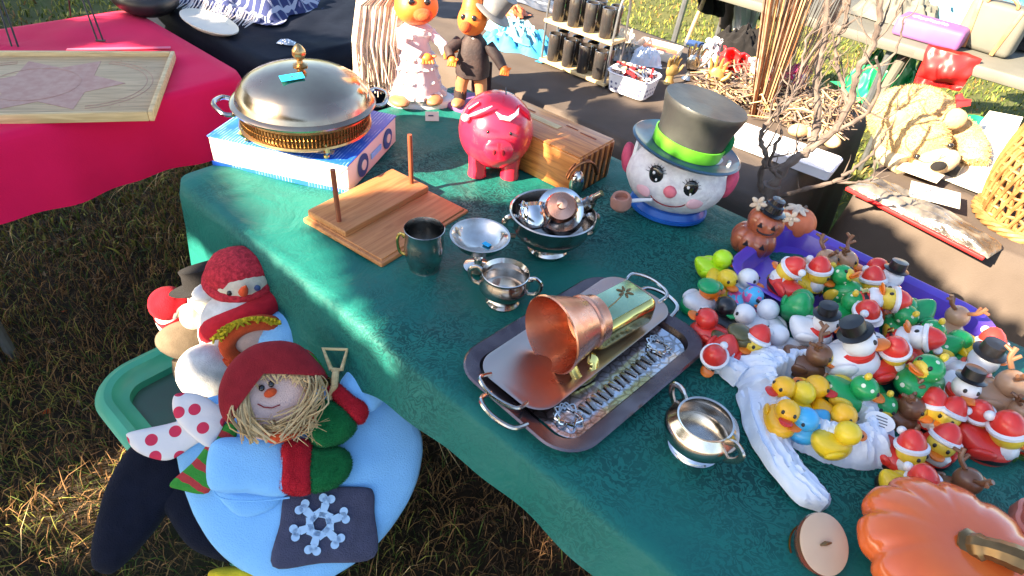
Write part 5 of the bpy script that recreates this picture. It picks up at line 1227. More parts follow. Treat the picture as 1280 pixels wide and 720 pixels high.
# ------------------------------------------------------------------ things on the pink table
c0 = (at(0, 150, T+.01)+at(213, 70, T+.01))/2
e1 = at(190, 147, T+.01); e2 = at(213, 70, T+.01); a_ = math.atan2((e1-at(0, 151, T+.01)).y, (e1-at(0, 151, T+.01)).x)
dy_ = (e2-e1); ux = Vector((math.cos(a_), math.sin(a_), 0)); uy = Vector((-ux.y, ux.x, 0)); hy = dy_.dot(uy); wx = .5
cc = e1-ux*(wx/2)+uy*hy/2
t = thing('star_board', 'shallow framed wooden game board printed with a large brown star', 'game board', (cc.x+.004, cc.y, T+.002), a_)
MB().box((0, 0, .006), (wx-.012, hy-.012, .010), bev=.001).build('board', 'wood_light', t)
m = MB()
for s in (-1, 1): MB().box((s*(wx/2-.005), 0, .011), (.010, hy, .022), bev=.002).build('frame_bar', 'wood_pale', t)
for s in (-1, 1): MB().box((0, s*(hy/2-.005), .011), (wx-.021, .010, .022), bev=.002).build('frame_bar', 'wood_pale', t)
mk('print_brown', (.5, .25, .18), (.56, .32, .23), sc=60, rough=.6)
def star(r1, r2, n, a0=0): return [((r1 if k % 2 == 0 else r2)*math.cos(a0+k*math.pi/n), (r1 if k % 2 == 0 else r2)*math.sin(a0+k*math.pi/n)) for k in range(2*n)]
S = hy*.42
MB().prism(star(1, .6, 6, 0), .0006, M4((.01, 0, .0112), sc=(.155, S*1.05, 1)), bev=0).build('printed_star', 'print_brown', t)
m = MB()
for sx in (-1, 1):
    for rr in (.9, .82): m.tube([(.01+sx*(.075+S*rr*math.cos(a)), S*rr*1.0*math.sin(a), .0114) for a in [R(-80+k*10) for k in range(17)]], .0007, 4)
    for k in range(22):
        a = R(-75+k*7); x = .01+sx*(.075+S*.99*math.cos(a)); y = S*.99*math.sin(a); m.box((x, y, .0116), (.003, .0012, .0004), (0, 0, 60*math.sin(k*3)), bev=0)
m.tube([(-.02+S*.6*math.cos(k*.2618), S*.6*math.sin(k*.2618), .0121) for k in range(24)], .0006, 4, closed=True)
m.build('printed_rings', 'print_brown', t)
p = at(150, 62, T+.004); q = at(97, 63, T+.004)
s_ = thing('pink_strip', 'thin paler pink strip lying behind the framed game board', 'strip', (p.x, p.y, T+.0045), math.atan2((p-q).y, (p-q).x))
MB().box((0, 0, .002), (.24, .014, .003), bev=.001).build('strip', 'pink_strip', s_)
for (x, y), lab, (x2, y2), (x3, y3) in (((16, 62), 'black wire easel at the left edge of the pink table', (-14, -30), (-8, -10)), ((122, 52), 'black wire easel standing near the far edge of the pink table', (78, -70), (90, -40))):
    b0 = at(x, y, T+.003); t = thing('wire_easel', lab, 'easel', b0, 0, 'wire easels')
    for off in (0, .012):
        A = Vector((off, off*.5, 0)); B = atY(x2, y2, b0.y+.09)-b0+Vector((off, 0, 0)); B = B
        MB().tube([A, A+(B-A)*.5, B], .0022, 6).build('wire_leg', 'black', t)
    MB().tube([Vector((-.004, 0, .002)), Vector((.018, .006, .002))], .003, 6).build('wire_foot', 'black', t)
    C = at(x-34, y-32, T+.003)-b0
    MB().tube([C, (atY(x2, y2, b0.y+.09)-b0)], .0022, 6).build('wire_leg', 'black', t)
    B = atY(x2, y2, b0.y+.09)-b0; MB().tube([B-Vector((.03, 0, 0)), B+Vector((.05, .0, 0))], .0022, 6).build('wire_bar', 'black', t)

def heap(name, label, cat, px, py, h, rx, ry, hz_, mat, rz=0, seed=0, rid=1.0, base='cloth', group=None, n=44):
    p = at(px, py, h); t = thing(name, label, cat, p, rz, group)
    def f(u, v):
        x, y = u*2-1, v*2-1; r = min(1, (abs(x)**3+abs(y)**3)**(1/3)); q = Vector((x*2.2*rid+seed, y*2.2*rid, seed*1.7))
        e = (1-r**4)
        rd = 1-abs(noise.noise(q*1.3))*2
        z = hz_*e*(.42+.45*rd+.3*noise.noise(q*2.6)); k = 1+.16*noise.noise(q)
        return (x*rx*k, y*ry*k, max(.001, z))
    MB().grid(f, n, n).build(base, mat, t, auto=70); return t
# ------------------------------------------------------------------ navy table
m_ = mk('plaid', (.03, .045, .13), (.03, .04, .1), sc=20, rough=.95, bump=.6, bsc=300)
nt_ = m_.node_tree
pmk('plaid', lambda nt, v: math_(nt, 'MAXIMUM', math_(nt, 'MULTIPLY', stripes(0, 34, .72)(nt, v), .55), math_(nt, 'MULTIPLY', stripes(1, 26, .8)(nt, v), .35)), (.025, .035, .12), (.62, .64, .75), rough=.95, bump=.6, bsc=300)
t = heap('plaid_blanket', 'folded navy plaid blanket with a pale fringe on the dark table', 'blanket', 312, 2, T+.004, .2, .15, .12, 'plaid', AD+.3, 3)
m = MB(); rs = random.Random(3)
for k in range(46):
    x = -.17+k*.0075; y0 = -.145-.01*math.sin(k); m.tube([(x, y0, .03), (x+.004*rs.random(), y0-.022, .014), (x+rs.uniform(-.008, .008), y0-.05, .003)], [.002, .0022, .0012], 4)
m.build('fringe', 'lace', t)
p = at(262, 32, T+.004); t = thing('oval_platter', 'pale grey oval plate under the plaid blanket', 'plate', (p.x, p.y, T+.003), AD)
MB().lathe([(0, 0), (.8, 0), (1, .012), (1, .015), (.8, .006), (0, .005)], 40, M4(sc=(.13, .055, 1))).build('plate', 'white_card', t)
p = at(180, 0, T+.03); t = thing('black_bag', 'black bag with a teal and white ring emblem at the top edge', 'bag', (p.x, p.y, T+.003), AD)
MB().ell((0, 0, .04), (.12, .09, .05), lump=.12, lf=9, seg=28).build('bag_body', 'black', t)
mk('emblem_teal', (.05, .45, .5), (.04, .4, .45), sc=30, rough=.5)
MB().tube([(.055+.022*math.cos(k*.39), -.062-.01*math.sin(k*.39), .066+.014*math.sin(k*.39)) for k in range(16)], .002, 5, closed=True).build('ring_emblem', 'white', t)
MB().tube([(.055+.015*math.cos(k*.39), -.063-.007*math.sin(k*.39), .066+.009*math.sin(k*.39)) for k in range(16)], .0015, 5, closed=True).build('ring_emblem', 'emblem_teal', t)
heap('foil_scrap', 'crumpled bit of pale blue foil on the navy cloth', 'foil', 358, 54, T+.004, .025, .015, .012, 'silver_bright', 0, 8, 1.5, base='foil', n=20)

# ------------------------------------------------------------------ brown table
heap('blue_cloth', 'crumpled bright blue cloth heaped beside the glass rack', 'cloth', 648, 58, T+.004, .115, .075, .07, 'skyblue_cloth', AD+.2, 21, 1.2)
heap('aqua_cloth', 'crumpled pale aqua cloth lying on the bright blue one', 'cloth', 640, 42, T+.035, .1, .05, .05, 'aqua_cloth', AD, 27, 1.4)
t = heap('orange_bag', 'orange printed plastic bag on the far side of the blue cloth', 'bag', 632, 14, T+.004, .08, .05, .035, 'pumpkin_rough', AD, 31, 1.6, base='bag_film')
heap('grey_sheet', 'pale blue grey sheet behind the rack of glasses', 'cloth', 672, 4, T+.004, .13, .06, .02, 'steel', AD, 35)
p = at(613, -14, T+.03)
RK = at(722, 92, T); t = thing('glass_rack', 'two tier wooden rack with a metal arch at its right end', 'rack', (RK.x, RK.y, T+.003), AD)
L_ = .235
MB().box((0, 0, .01), (L_, .075, .009), bev=.002).build('lower_shelf', 'wood_pale', t); MB().box((0, 0, .122), (L_, .075, .009), bev=.002).build('upper_shelf', 'wood_pale', t)
for s in (-1, 1):
    for k in (-1, 1): MB().tube([(s*(L_/2-.004), k*.03, 0), (s*(L_/2-.004), k*.03, .13), (s*(L_/2-.004), k*.026, .19)], .0035, 8).build('post', 'steel', t)
    MB().tube(arc((s*(L_/2-.004), 0, .19), .026, 0, 180, 12, 'yz', .055), .0035, 8).build('arch', 'steel', t)
k = 0
NMS = ['first', 'second', 'third', 'fourth']
proto = None
for tier, z in (('upper', .1305), ('lower', .0185)):
    for i in range(4):
        for rw in (-1, 1):
            pos = RK+DV*(-.083+i*.054)+NV*(rw*.019)+Vector((0, 0, z))
            if proto is None:
                g = proto = thing('dark_tumbler', '', 'glass', pos, 0, 'smoked glasses in the rack')
                MB().lathe([(0, 0), (.0165, 0), (.0175, .002), (.0175, .074), (.0168, .0755), (.0155, .074), (.0155, .006), (0, .005)], 24).build('tumbler_wall', 'glass_smoke', g)
                MB().lathe([(.0172, .0735), (.0182, .0745), (.0172, .0758), (.0158, .0745)], 24).build('rim', 'silver_dark', g)
            else: g = copy_tree(proto); g.location = pos
            g['label'] = f'{NMS[i]} smoked tumbler from the left in the {"front" if rw < 0 else "rear"} row, {tier} shelf of the rack'; g['group'] = 'smoked glasses in the rack'
# white basket with cutlery
p = at(788, 116, T+.002)
pmk('basket_white', dots(70, .28, .1), (.8, .8, .85), (.12, .13, .25), rough=.4)
t = thing('plastic_basket', 'small white perforated plastic basket heaped with metal oddments', 'basket', (p.x, p.y, T+.003), AD+.1)
trayshape(MB(), .115, .085, .02, [(-.008, 0), (-.002, .004), (.006, .052), (.011, .056), (.010, .058), (.003, .056), (-.006, .008)]).build('basket_wall', 'basket_white', t)
m = MB(); rs = random.Random(8)
pal = ['wood_pale', 'silver', 'felt_maroon', 'ink', 'copper']
for k in range(5):
    m = MB()
    for j in range(9):
        x, y = rs.uniform(-.045, .045), rs.uniform(-.03, .03); a = rs.uniform(0, 6.28); l = rs.uniform(.012, .03)
        m.tube([(x-l*math.cos(a), y-l*math.sin(a), .045+rs.uniform(0, .018)), (x+l*math.cos(a), y+l*math.sin(a), .048+rs.uniform(0, .022))], rs.uniform(.0025, .005), 6)
    o = m.build('oddments', pal[k], t); o['kind'] = 'stuff'
heap('wrapped_ornaments', 'clear plastic bag of pinkish ornaments behind the white basket', 'bag', 775, 70, T+.004, .055, .05, .05, 'clear_film', 0, 51, 1.6, base='bag_film')
heap('wrapped_ornaments', 'clear plastic bag with bluish glass ornaments beside the print lined carton', 'bag', 806, 78, T+.004, .05, .04, .05, 'plastic_film', 0, 57, 1.6, base='bag_film')
heap('rolled_paper', 'crumpled beige and green wrapped parcel behind the rack', 'parcel', 777, 50, T+.05, .045, .03, .04, 'felt_cream', .3, 61, 1.4, base='parcel')
p = at(822, 66, T+.01); t = thing('printed_carton', 'open shallow carton lined with orange print paper', 'carton', (p.x, p.y, T+.003), AD+.25)
trayshape(MB(), .13, .09, .006, [(0, 0), (.002, .03), (.0035, .03), (.0015, .004)]).build('carton', 'white_card', t)
MB().box((0, .0, .012), (.11, .07, .014), bev=.004).build('print_lining', 'pumpkin_rough', t)
def hand(name, label, px, py, h, mat, s=1.0, rz=0, group='golden hand stands'):
    p = at(px, py, h); t = thing(name, label, 'hand ornament', (p.x, p.y, h), rz, group)
    m = MB(); m.lathe([(.018*s, 0), (.02*s, .004), (.013*s, .014), (.012*s, .03)], 18, M4(sc=(1, .7, 1)))
    m.ell((0, 0, .043*s), (.0185*s, .009*s, .022*s), seg=16).build('palm', mat, t)
    for i, (x, l, sp) in enumerate(((-.0145, .026, -14), (-.0055, .033, -4), (.0045, .031, 4), (.0135, .024, 13))):
        a = R(sp); MB().tube([(x*s, 0, .055*s), (x*s+math.sin(a)*l*.5*s, -.002, .055*s+l*.55*s), (x*s+math.sin(a)*l*s, -.007*s, .055*s+l*s)], [.0045*s, .004*s, .0028*s], 8).build('finger', mat, t)
    MB().tube([(.014*s, 0, .032*s), (.027*s, -.004, .045*s), (.032*s, -.006, .058*s)], [.0055*s, .0045*s, .003*s], 8).build('thumb', mat, t)
    return t
hand('hand_stand', 'golden hand shaped ring stand nearest the white basket', 835, 106, T, 'gold_hand', 1.0, .5)
hand('hand_stand', 'pale grey hand shaped ring stand between two golden ones', 861, 100, T, 'pewter', 1.25, .1)
hand('hand_stand', 'golden hand shaped ring stand behind the top hat crown', 888, 116, T, 'gold_hand', 1.2, -.2)
# garments and racks
def drape(name, label, pts, Y, mat, cat='garment', seed=0, th=.006, group=None, parts='fabric'):
    P = [atY(x, y, Y) for x, y in pts]; c = sum(P, Vector())/len(P); t = thing(name, label, cat, (c.x, c.y, min(q.z for q in P)), 0, group); o = t.location
    A, B, C, D = P
    def f(u, v):
        q = (A.lerp(B, u)).lerp(D.lerp(C, u), v)-o; q.y += .03*math.sin(u*16+seed)*(.3+v)+.02*noise.noise(Vector((u*4, v*3, seed))); q.x += .012*noise.noise(Vector((u*3, v*6, seed+5))); return q
    g = MB().grid(f, 26, 20).build(parts, mat, t, auto=0); sm = g.modifiers.new('s', 'SOLIDIFY'); sm.thickness = th; return t
drape('red_garment', 'bright red and white cloth hanging at the far edge of the brown table', [(905, 58), (938, 72), (932, 112), (898, 98)], 1.95, 'red_plastic', seed=2)
drape('white_garment', 'white cloth with blue print hanging beside the red one', [(938, 70), (966, 82), (958, 108), (936, 102)], 1.9, 'white', seed=4)
drape('white_sleeve', 'white curled sleeve left of the red cloth', [(884, 50), (902, 48), (896, 72), (882, 84)], 2.0, 'white', seed=6)
t = drape('bead_necklaces', 'pale string of necklaces hanging beside the reeds', [(958, 78), (1008, 92), (998, 128), (962, 122)], 1.88, 'lace', cat='necklaces', seed=8)
o = t.location; m = MB(); rs = random.Random(2)
for k in range(60):
    q = atY(rs.uniform(960, 1004), rs.uniform(84, 126), 1.85)-o; m.ell(q, .006, seg=6)
ob = m.build('beads', 'magenta', t); ob['kind'] = 'stuff'
heap('magenta_scarf', 'small magenta cloth bit on top of the necklaces', 'cloth', 1000, 88, T+.1, .03, .02, .02, 'magenta', 0, 71, n=16)
# hanging clothes far centre
def rail(label, a, b, Y, mat='steel'):
    P = [atY(*a, Y), atY(*b, Y)]; t = thing('metal_pole', label, 'pole', P[0], 0); MB().tube([Vector(), P[1]-P[0]], .012, 10).build('tube', mat, t); return t
p = at(880, 55, .25); t = thing('clothes_stand', 'thin metal clothes stand with a blue foot bar on the lawn', 'clothes stand', (0, 0, 0), 0)
Yc = 3.3
MB().tube([atY(858, 52, Yc), atY(880, 0, Yc), atY(892, -40, Yc)], .01, 8).build('upright', 'wood_light', t)
MB().tube([atY(858, 52, Yc), atY(908, 64, Yc)], .015, 10).build('foot_bar', 'pot_blue', t)
MB().tube([atY(858, 52, Yc), Vector((atY(858, 52, Yc).x, Yc, 0))], .01, 8).build('lower_leg', 'steel', t)
MB().tube([atY(908, 64, Yc), Vector((atY(908, 64, Yc).x, Yc, 0))], .01, 8).build('lower_leg', 'steel', t)
drape('black_jacket', 'black jacket hanging above the blue bar', [(868, -60), (915, -60), (905, 22), (872, 10)], 3.35, 'felt_black', seed=12, th=.02)
drape('white_trousers', 'pair of pale trousers hanging between the dark clothes', [(925, -60), (955, -60), (938, 42), (918, 36)], 3.3, 'white', seed=14, th=.03)
drape('dark_trousers', 'dark charcoal trousers behind the pale pair', [(940, -60), (1010, -60), (985, 30), (935, 26)], 3.45, 'felt_taupe', seed=16, th=.03)
drape('brown_coat', 'dark brown coat hanging left of the pale trousers', [(905, -60), (935, -60), (925, 30), (900, 34)], 3.5, 'tan_cloth', seed=18, th=.03)
heap('black_satchel', 'dark satchel on the lawn under the hanging clothes', 'bag', 925, 62, .55, .12, .08, .1, 'felt_black', 0, 75, base='bag_body')

# white sheet box and twig pile
c = at(975, 184, T+.02); t = thing('plastic_cover', 'long shallow white plastic cover at the near edge of the brown table', 'cover', (c.x, c.y, T+.003), AD+R(4))
trayshape(MB(), .27, .1, .012, [(0, 0), (.001, .02), (.004, .022), (.003, .024), (-.002, .022), (-.004, .004)]).build('lid_shell', 'white_sheet', t)
m = MB(); rs = random.Random(31); tp = W(-.53, 1.79, T); t = thing('twig_pile', 'tangled pile of dried twigs and seed pods spread on the brown table', 'twigs', tp, AD)
for kk in range(3):
    m = MB()
    for k in range(210):
        x, y = rs.uniform(-.2, .19), rs.uniform(-.11, .16); a = rs.uniform(0, 3.14); l = rs.uniform(.02, .06); z = rs.uniform(.004, .05)
        m.tube([(x-l*math.cos(a), y-l*math.sin(a), z), (x, y, z+rs.uniform(.0, .015)), (x+l*math.cos(a), y+l*math.sin(a), max(.003, z+rs.uniform(-.02, .02)))], [.0012, .0022, .001], 5)
    o = m.build('twig_mass', ('twig', 'bark', 'straw')[kk], t); o['kind'] = 'stuff'
for (x, y), lab in (((998, 163), 'tan dried gourd on the left of the twig pile'), ((1022, 168), 'orange tan dried gourd nearest the white cover'), ((1040, 176), 'small tan dried gourd by the tree branch')):
    p = at(x, y, T+.03); t = thing('dried_gourd', lab, 'gourd', p, rs.uniform(0, 3), 'dried gourds')
    MB().ell((0, 0, 0), (.028, .02, .017), lump=.15, lf=40).ell((.026, 0, .004), (.014, .01, .009), lump=.15, lf=40).build('gourd', 'wood_light', t)
heap('fruit_slice_bag', 'small white edged bag of pinkish dried slices by the gold hands', 'bag', 918, 108, T+.004, .06, .03, .025, 'felt_cream', AD, 77, base='bag_film')
# reed bundle
t = thing('reed_bundle', 'upright bundle of long thin orange brown reeds', 'reeds', atY(950, 150, 1.72), 0); o = t.location; rs = random.Random(4)
mats3 = ['reed', 'copper_dull', 'twig']
for kk in range(3):
    m = MB()
    for k in range(24):
        u = rs.uniform(-1, 1); yo = rs.uniform(-.03, .03)
        a = atY(942+u*8, 168+rs.uniform(-10, 10), 1.70+yo); b = atY(985+u*26+rs.uniform(-6, 6), 0, 1.78+yo*2); c = atY(1008+u*50, -120, 1.83+yo*3)
        m.tube([a-o, b-o, c-o], [.0016, .0022, .001], 5)
    ob = m.build('reed_stalks', mats3[kk], t); ob['kind'] = 'stuff'
t = thing('grass_bundle', 'loose fan of fine pale stalks beside the reeds', 'stalks', atY(985, 110, 1.75), 0); o = t.location; m = MB()
for k in range(60):
    u = rs.uniform(-1, 1); a = atY(985+u*24, 100+rs.uniform(-14, 14), 1.76); b = atY(1030+u*40, -10+rs.uniform(-30, 10), 1.8+.05*u); m.tube([a-o, (a+b)/2-o+Vector((.006*u, .01, 0)), b-o], [.0008, .0013, .0006], 4)
ob = m.build('stalks', 'twig', t); ob['kind'] = 'stuff'

# ------------------------------------------------------------------ twisted branch tree
TB = atY(952, 262, 1.27)
t = thing('driftwood_branch', 'bare twisted grey brown branch standing behind the table, spreading upward', 'branch', (TB.x, TB.y, T), 0); o = t.location
rs = random.Random(17)
def limb(pts, r0, r1, mb):
    P = smooth_path([atY(x, y, Y)-o for x, y, Y in pts], 7); n = len(P)
    P = [p+Vector((noise.noise(p*30+Vector((k, 0, 0)))*.005, noise.noise(p*30+Vector((0, 9, k)))*.005, 0)) for k, p in enumerate(P)]
    mb.tube(P, [(r0+(r1-r0)*k/(n-1))*(1+.16*math.sin(k*1.7)) for k in range(n)], 9); return P
def twigs(P, mb, depth, ln):
    n = len(P)
    for k in range(max(2, n//5), n, 3 if depth > 1 else 4):
        if rs.random() < .3: continue
        p = P[k]; dr = (P[min(k+1, n-1)]-P[k-1]).normalized()
        q = Vector((rs.uniform(-1, 1), rs.uniform(-.7, .7), rs.uniform(-.3, 1))).normalized(); d = (dr*.7+q*.9).normalized()
        pts = [p]; l = ln*rs.uniform(.5, 1.2)
        for j in range(4): d = (d+Vector((rs.uniform(-.35, .35), rs.uniform(-.3, .3), rs.uniform(-.1, .45)))).normalized(); pts.append(pts[-1]+d*l/4)
        Q = smooth_path(pts, 3); mb.tube(Q, [.0015*(1.05-j/len(Q)) if depth == 1 else .0024*(1.1-j/len(Q)) for j in range(len(Q))], 5)
        if depth > 1: twigs(Q, mb, depth-1, ln*.6)
main = [
 ([(952, 262, 1.27), (965, 236, 1.27), (985, 205, 1.28), (1012, 185, 1.3), (1022, 150, 1.32), (1020, 100, 1.34), (1030, 50, 1.36), (1035, -20, 1.38), (1040, -90, 1.4)], .017, .005),
 ([(955, 250, 1.27), (950, 222, 1.26), (958, 195, 1.25), (950, 175, 1.25), (962, 150, 1.25), (985, 130, 1.27), (1000, 90, 1.3), (1008, 50, 1.32)], .010, .003),
 ([(975, 222, 1.27), (962, 205, 1.26), (975, 170, 1.25), (972, 140, 1.25), (985, 115, 1.24)], .006, .003),
 ([(1010, 188, 1.3), (1040, 165, 1.3), (1062, 130, 1.3), (1072, 90, 1.3), (1092, 55, 1.3), (1100, 10, 1.3), (1105, -50, 1.3), (1110, -110, 1.3)], .012, .005),
 ([(1040, 165, 1.3), (1085, 140, 1.28), (1100, 100, 1.27), (1095, 70, 1.26)], .007, .003),
 ([(1062, 130, 1.3), (1050, 95, 1.33), (1045, 60, 1.34), (1060, 20, 1.35), (1062, -40, 1.35)], .006, .003),
 ([(958, 252, 1.26), (1000, 238, 1.22), (1040, 228, 1.18), (1062, 215, 1.16), (1090, 192, 1.14), (1110, 162, 1.12)], .008, .0022),
 ([(1040, 228, 1.18), (1070, 228, 1.15), (1090, 222, 1.13), (1095, 200, 1.12)], .004, .0015),
 ([(1085, 140, 1.28), (1110, 148, 1.25), (1128, 128, 1.23)], .003, .0013),
 ([(1072, 90, 1.3), (1110, 75, 1.3), (1125, 50, 1.3), (1130, 20, 1.3)], .004, .002),
 ([(1092, 55, 1.3), (1120, 20, 1.3), (1140, -20, 1.3)], .004, .0015)]
for i, (pts, a, b) in enumerate(main):
    m = MB(); P = limb(pts, a*.72, b*.72, m); twigs(P, m, 2 if i in (0, 3, 1, 5) else 1, .085 if i < 6 else .05); m.build('limb', 'bark', t)
MB().tube([Vector((0, 0, -.04)), Vector((.0, 0, .02))], [.028, .02], 10).build('branch_base', 'bark', t)
t = thing('branch_pot', 'dark heavy pot holding the bare branch behind the green table', 'pot', (TB.x, TB.y, 0), 0)
MB().lathe([(0, 0), (.09, 0), (.1, .02), (.1, .25), (.06, .6), (.045, T-.03), (.04, T-.02), (0, T-.02)], 28).build('pot', 'black', t)

# ------------------------------------------------------------------ right table: bear, basket, film, cards
BP = at(1140, 205, T+.003)
t = thing('teddy_bear', 'large tan teddy bear slumped forward with its muzzle on the black table', 'teddy bear', (BP.x, BP.y-.02, T+.002), R(-8)); t.scale = (.78, .74, .74)
fur(MB().ell((-.01, .17, .10), (.13, .13, .105), lump=.03, lf=9, seg=36).build('body', 'bear_fur', t), 9000, .011, 'bear_fur', .003)
hd = MB().ell((-.035, .015, .085), (.095, .085, .085), lump=.03, lf=14, seg=36).build('head', 'bear_fur', t); fur(hd, 6000, .009, 'bear_fur', .0028)
MB().ell((.012, -.075, .062), (.068, .04, .042), (0, -28, 10), lump=.04, lf=20, seg=26).build('muzzle', 'bear_muzzle', hd)
MB().ell((.006, -.117, .07), (.022, .011, .016), (0, -20, 0), seg=16).build('nose', 'felt_black', hd)
for x, z in ((-.045, .062), (.025, .115)): MB().ell((x, -.078, z+.01), (.009, .007, .009), seg=12).build('eye', 'black_glossy', hd)
MB().ell((-.11, .02, .14), (.035, .022, .035), lump=.1).build('ear', 'bear_fur', hd); MB().ell((.045, .03, .17), (.035, .022, .035), lump=.1).build('ear', 'bear_fur', hd)
MB().tube(smooth_path([(.09, .1, .12), (.14, .05, .09), (.15, -.0, .05)]), [.045]*5+[.042]*5+[.04], 16).build('arm', 'bear_fur', t); fur([c for c in t.children if c.name.startswith('arm')][0], 3500, .009, 'bear_fur', .0028)
MB().tube(smooth_path([(-.08, .1, .06), (-.1, .02, .035), (-.06, -.06, .03)]), [.04]*5+[.036]*5+[.034], 16).build('arm', 'bear_muzzle', t)
MB().prism([(0, -.02), (.022, .006), (.014, .022), (0, .012), (-.014, .022), (-.022, .006)], .004, M4((.05, .06, .215), (40, 20, -20), (1.2, 1.2, 1.2)), bev=.001).build('heart_tag', 'red_plastic', t)
# wicker basket
p = at(1262, 285, T); WB = (p.x+.055, p.y+.02)
t = thing('wicker_basket', 'large pale wicker basket with twisted diagonal weave at the right edge', 'basket', (WB[0], WB[1], T+.002), R(20))
rad = lambda z: .1+.018*math.sin(z/.24*3.0)+.0*z
m = MB()
for k in range(36):
    for dr in (-1, 1):
        P = []
        for j in range(15):
            z = .012+j*.0155; a = 2*math.pi*k/36+dr*z*2.2; r = rad(z)+.004*dr*math.sin(j*math.pi); P.append(((r+.003*dr)*math.cos(a), (r+.003*dr)*math.sin(a), z))
        m.tube(P, .0042, 6)
m.build('diagonal_weave', 'wicker', t)
m = MB()
for j in range(11):
    z = .02+j*.021; m.tube([((rad(z)+.0045*math.sin(k*1.57))*math.cos(k*math.pi/36), (rad(z)+.0045*math.sin(k*1.57))*math.sin(k*math.pi/36), z+.002*math.sin(k)) for k in range(72)], .0035, 5, closed=True)
m.build('hoop_weave', 'wicker', t)
m = MB()
for s in range(3):
    m.tube([((rad(0)+.012+.006*math.cos(k*.9+s*2.1))*math.cos(k*math.pi/36), (rad(0)+.012+.006*math.cos(k*.9+s*2.1))*math.sin(k*math.pi/36), .009+.006*math.sin(k*.9+s*2.1)) for k in range(72)], .006, 6, closed=True)
m.build('braided_foot', 'wicker', t)
m = MB()
for s in range(3):
    m.tube([((rad(.24)+.004+.006*math.cos(k*.9+s*2.1))*math.cos(k*math.pi/36), (rad(.24)+.004+.006*math.cos(k*.9+s*2.1))*math.sin(k*math.pi/36), .243+.006*math.sin(k*.9+s*2.1)) for k in range(72)], .006, 6, closed=True)
m.build('braided_rim', 'wicker', t)
# clear film parcel with red edge
A, B = at(1062, 240, T), at(1236, 332, T); ctr = (A+B)/2+NV*.045; an = math.atan2((B-A).y, (B-A).x); ln = (B-A).length
t = thing('wrapped_parcel', 'long flat parcel in crinkled clear film with a red edge', 'parcel', (ctr.x, ctr.y, T+.003), an)
def ff(u, v):
    x = (u-.5)*ln; y = (v-.5)*.1*(1-.3*u); e = min(1, 8*min(u, 1-u, v, 1-v)); z = .004+.02*e**.5+.009*e*noise.noise(Vector((x*12, y*60, 3)))+.004*e*abs(noise.noise(Vector((x*40, y*50, 5)))); return (x, y, z)
MB().grid(ff, 70, 24).build('film', 'clear_film', t, auto=70)
MB().box((0, -.05, .006), (ln*.98, .008, .008), (0, 0, 1.5), bev=.002).build('red_edge', 'red_plastic', t)
for (x, y), rz, sz, lab in (((1168, 244), 12, (.1, .07), 'creased grey white paper card lying on the clear parcel'), ((1150, 216), -5, (.09, .05), 'grey paper card under the muzzle of the bear')):
    p = at(x, y, T+.03); t = thing('paper_card', lab, 'card', (p.x, p.y, T+.032), AD+R(rz), 'paper cards', tilt=(4, -3)); MB().box((0, 0, 0), (sz[0], sz[1], .002), bev=.0004).build('card', 'paper_tag' if y < 230 else 'white_card', t)
A, B, C, D_ = at(1172, 222, T+.005), at(1232, 245, T+.005), atY(1278, 148, 1.62), atY(1236, 140, 1.68)
t = thing('white_board', 'big blank white board leaning back beside the wicker basket', 'board', (A.x, A.y, T+.003), 0); o = t.location
nrm = ((B-A).cross(D_-A)).normalized()*.004
m = MB(); vs = [q-o+s*nrm for s in (0, 1) for q in (A, B, C, D_)]; m.add(vs, [(0, 1, 2, 3), (7, 6, 5, 4), (0, 4, 5, 1), (1, 5, 6, 2), (2, 6, 7, 3), (3, 7, 4, 0)]); m.build('board', 'white_card', t, smooth=False)
pB = at(1170, 200, T+.02); t = thing('black_case', 'flat black case between the bear and the white board', 'case', (pB.x, pB.y, T+.003), AD)
MB().box((0, 0, .02), (.12, .1, .036), bev=.006).build('case', 'black', t)
# green things
heap('green_bag', 'bright green plastic sack behind the bear and the branch', 'sack', 1098, 116, .45, .16, .12, .2, 'green_plastic', .3, 83, base='sack')
t = thing('green_crate', 'bright green plastic crate behind the white board', 'crate', at(1200, 180, .55), .3)
trayshape(MB(), .2, .14, .02, [(-.01, -.12), (0, -.1), (.004, .06), (.01, .065), (.008, .07), (-.004, .06), (-.01, -.08)]).build('crate', 'green_plastic', t)
t2 = thing('low_stool', 'low dark stool carrying the green crate behind the bear', 'stool', (t.location.x, t.location.y, 0), .3)
MB().box((0, 0, .41), (.26, .2, .03), bev=.006).build('seat', 'steel', t2)
for sx in (-1, 1):
    for sy in (-1, 1): MB().tube([(sx*.11, sy*.08, .4), (sx*.12, sy*.09, 0)], .01, 8).build('leg', 'steel', t2)

# ------------------------------------------------------------------ far right table goods
FT = T+.004
def bx(name, label, cat, px, py, size, mat, rz=0, h=FT, part='shell'):
    p = at(px, py, h); t = thing(name, label, cat, (p.x, p.y, h), AD+R(rz)); MB().box((0, 0, size[2]/2), size, bev=min(.02, min(size)*.2), seg=3).build(part, mat, t); return t
t = bx('lilac_box', 'lilac pouch with a white lace trim on the far grey table', 'pouch', 1158, 50, (.24, .13, .07), 'lilac', 0)
m = MB()
for k in range(9): m.ell((-.07+k*.014, -.02+.006*math.sin(k*2), .072), (.009, .007, .004), seg=8)
m.build('lace_trim', 'white', t)
t = bx('grey_bag', 'stiff grey tote bag with orange leather straps on the far table', 'bag', 1226, 62, (.2, .1, .17), 'grey_cloth', -6)
for s in (-1, 1): MB().box((s*.06, -.052, .085), (.014, .006, .165), (0, s*8, 0), bev=.001).build('strap', 'skin_tan', t)
MB().tube(arc((0, -.045, .165), .05, 0, 180, 12, 'xz', .03), .006, 8).build('handle', 'skin_tan', t)
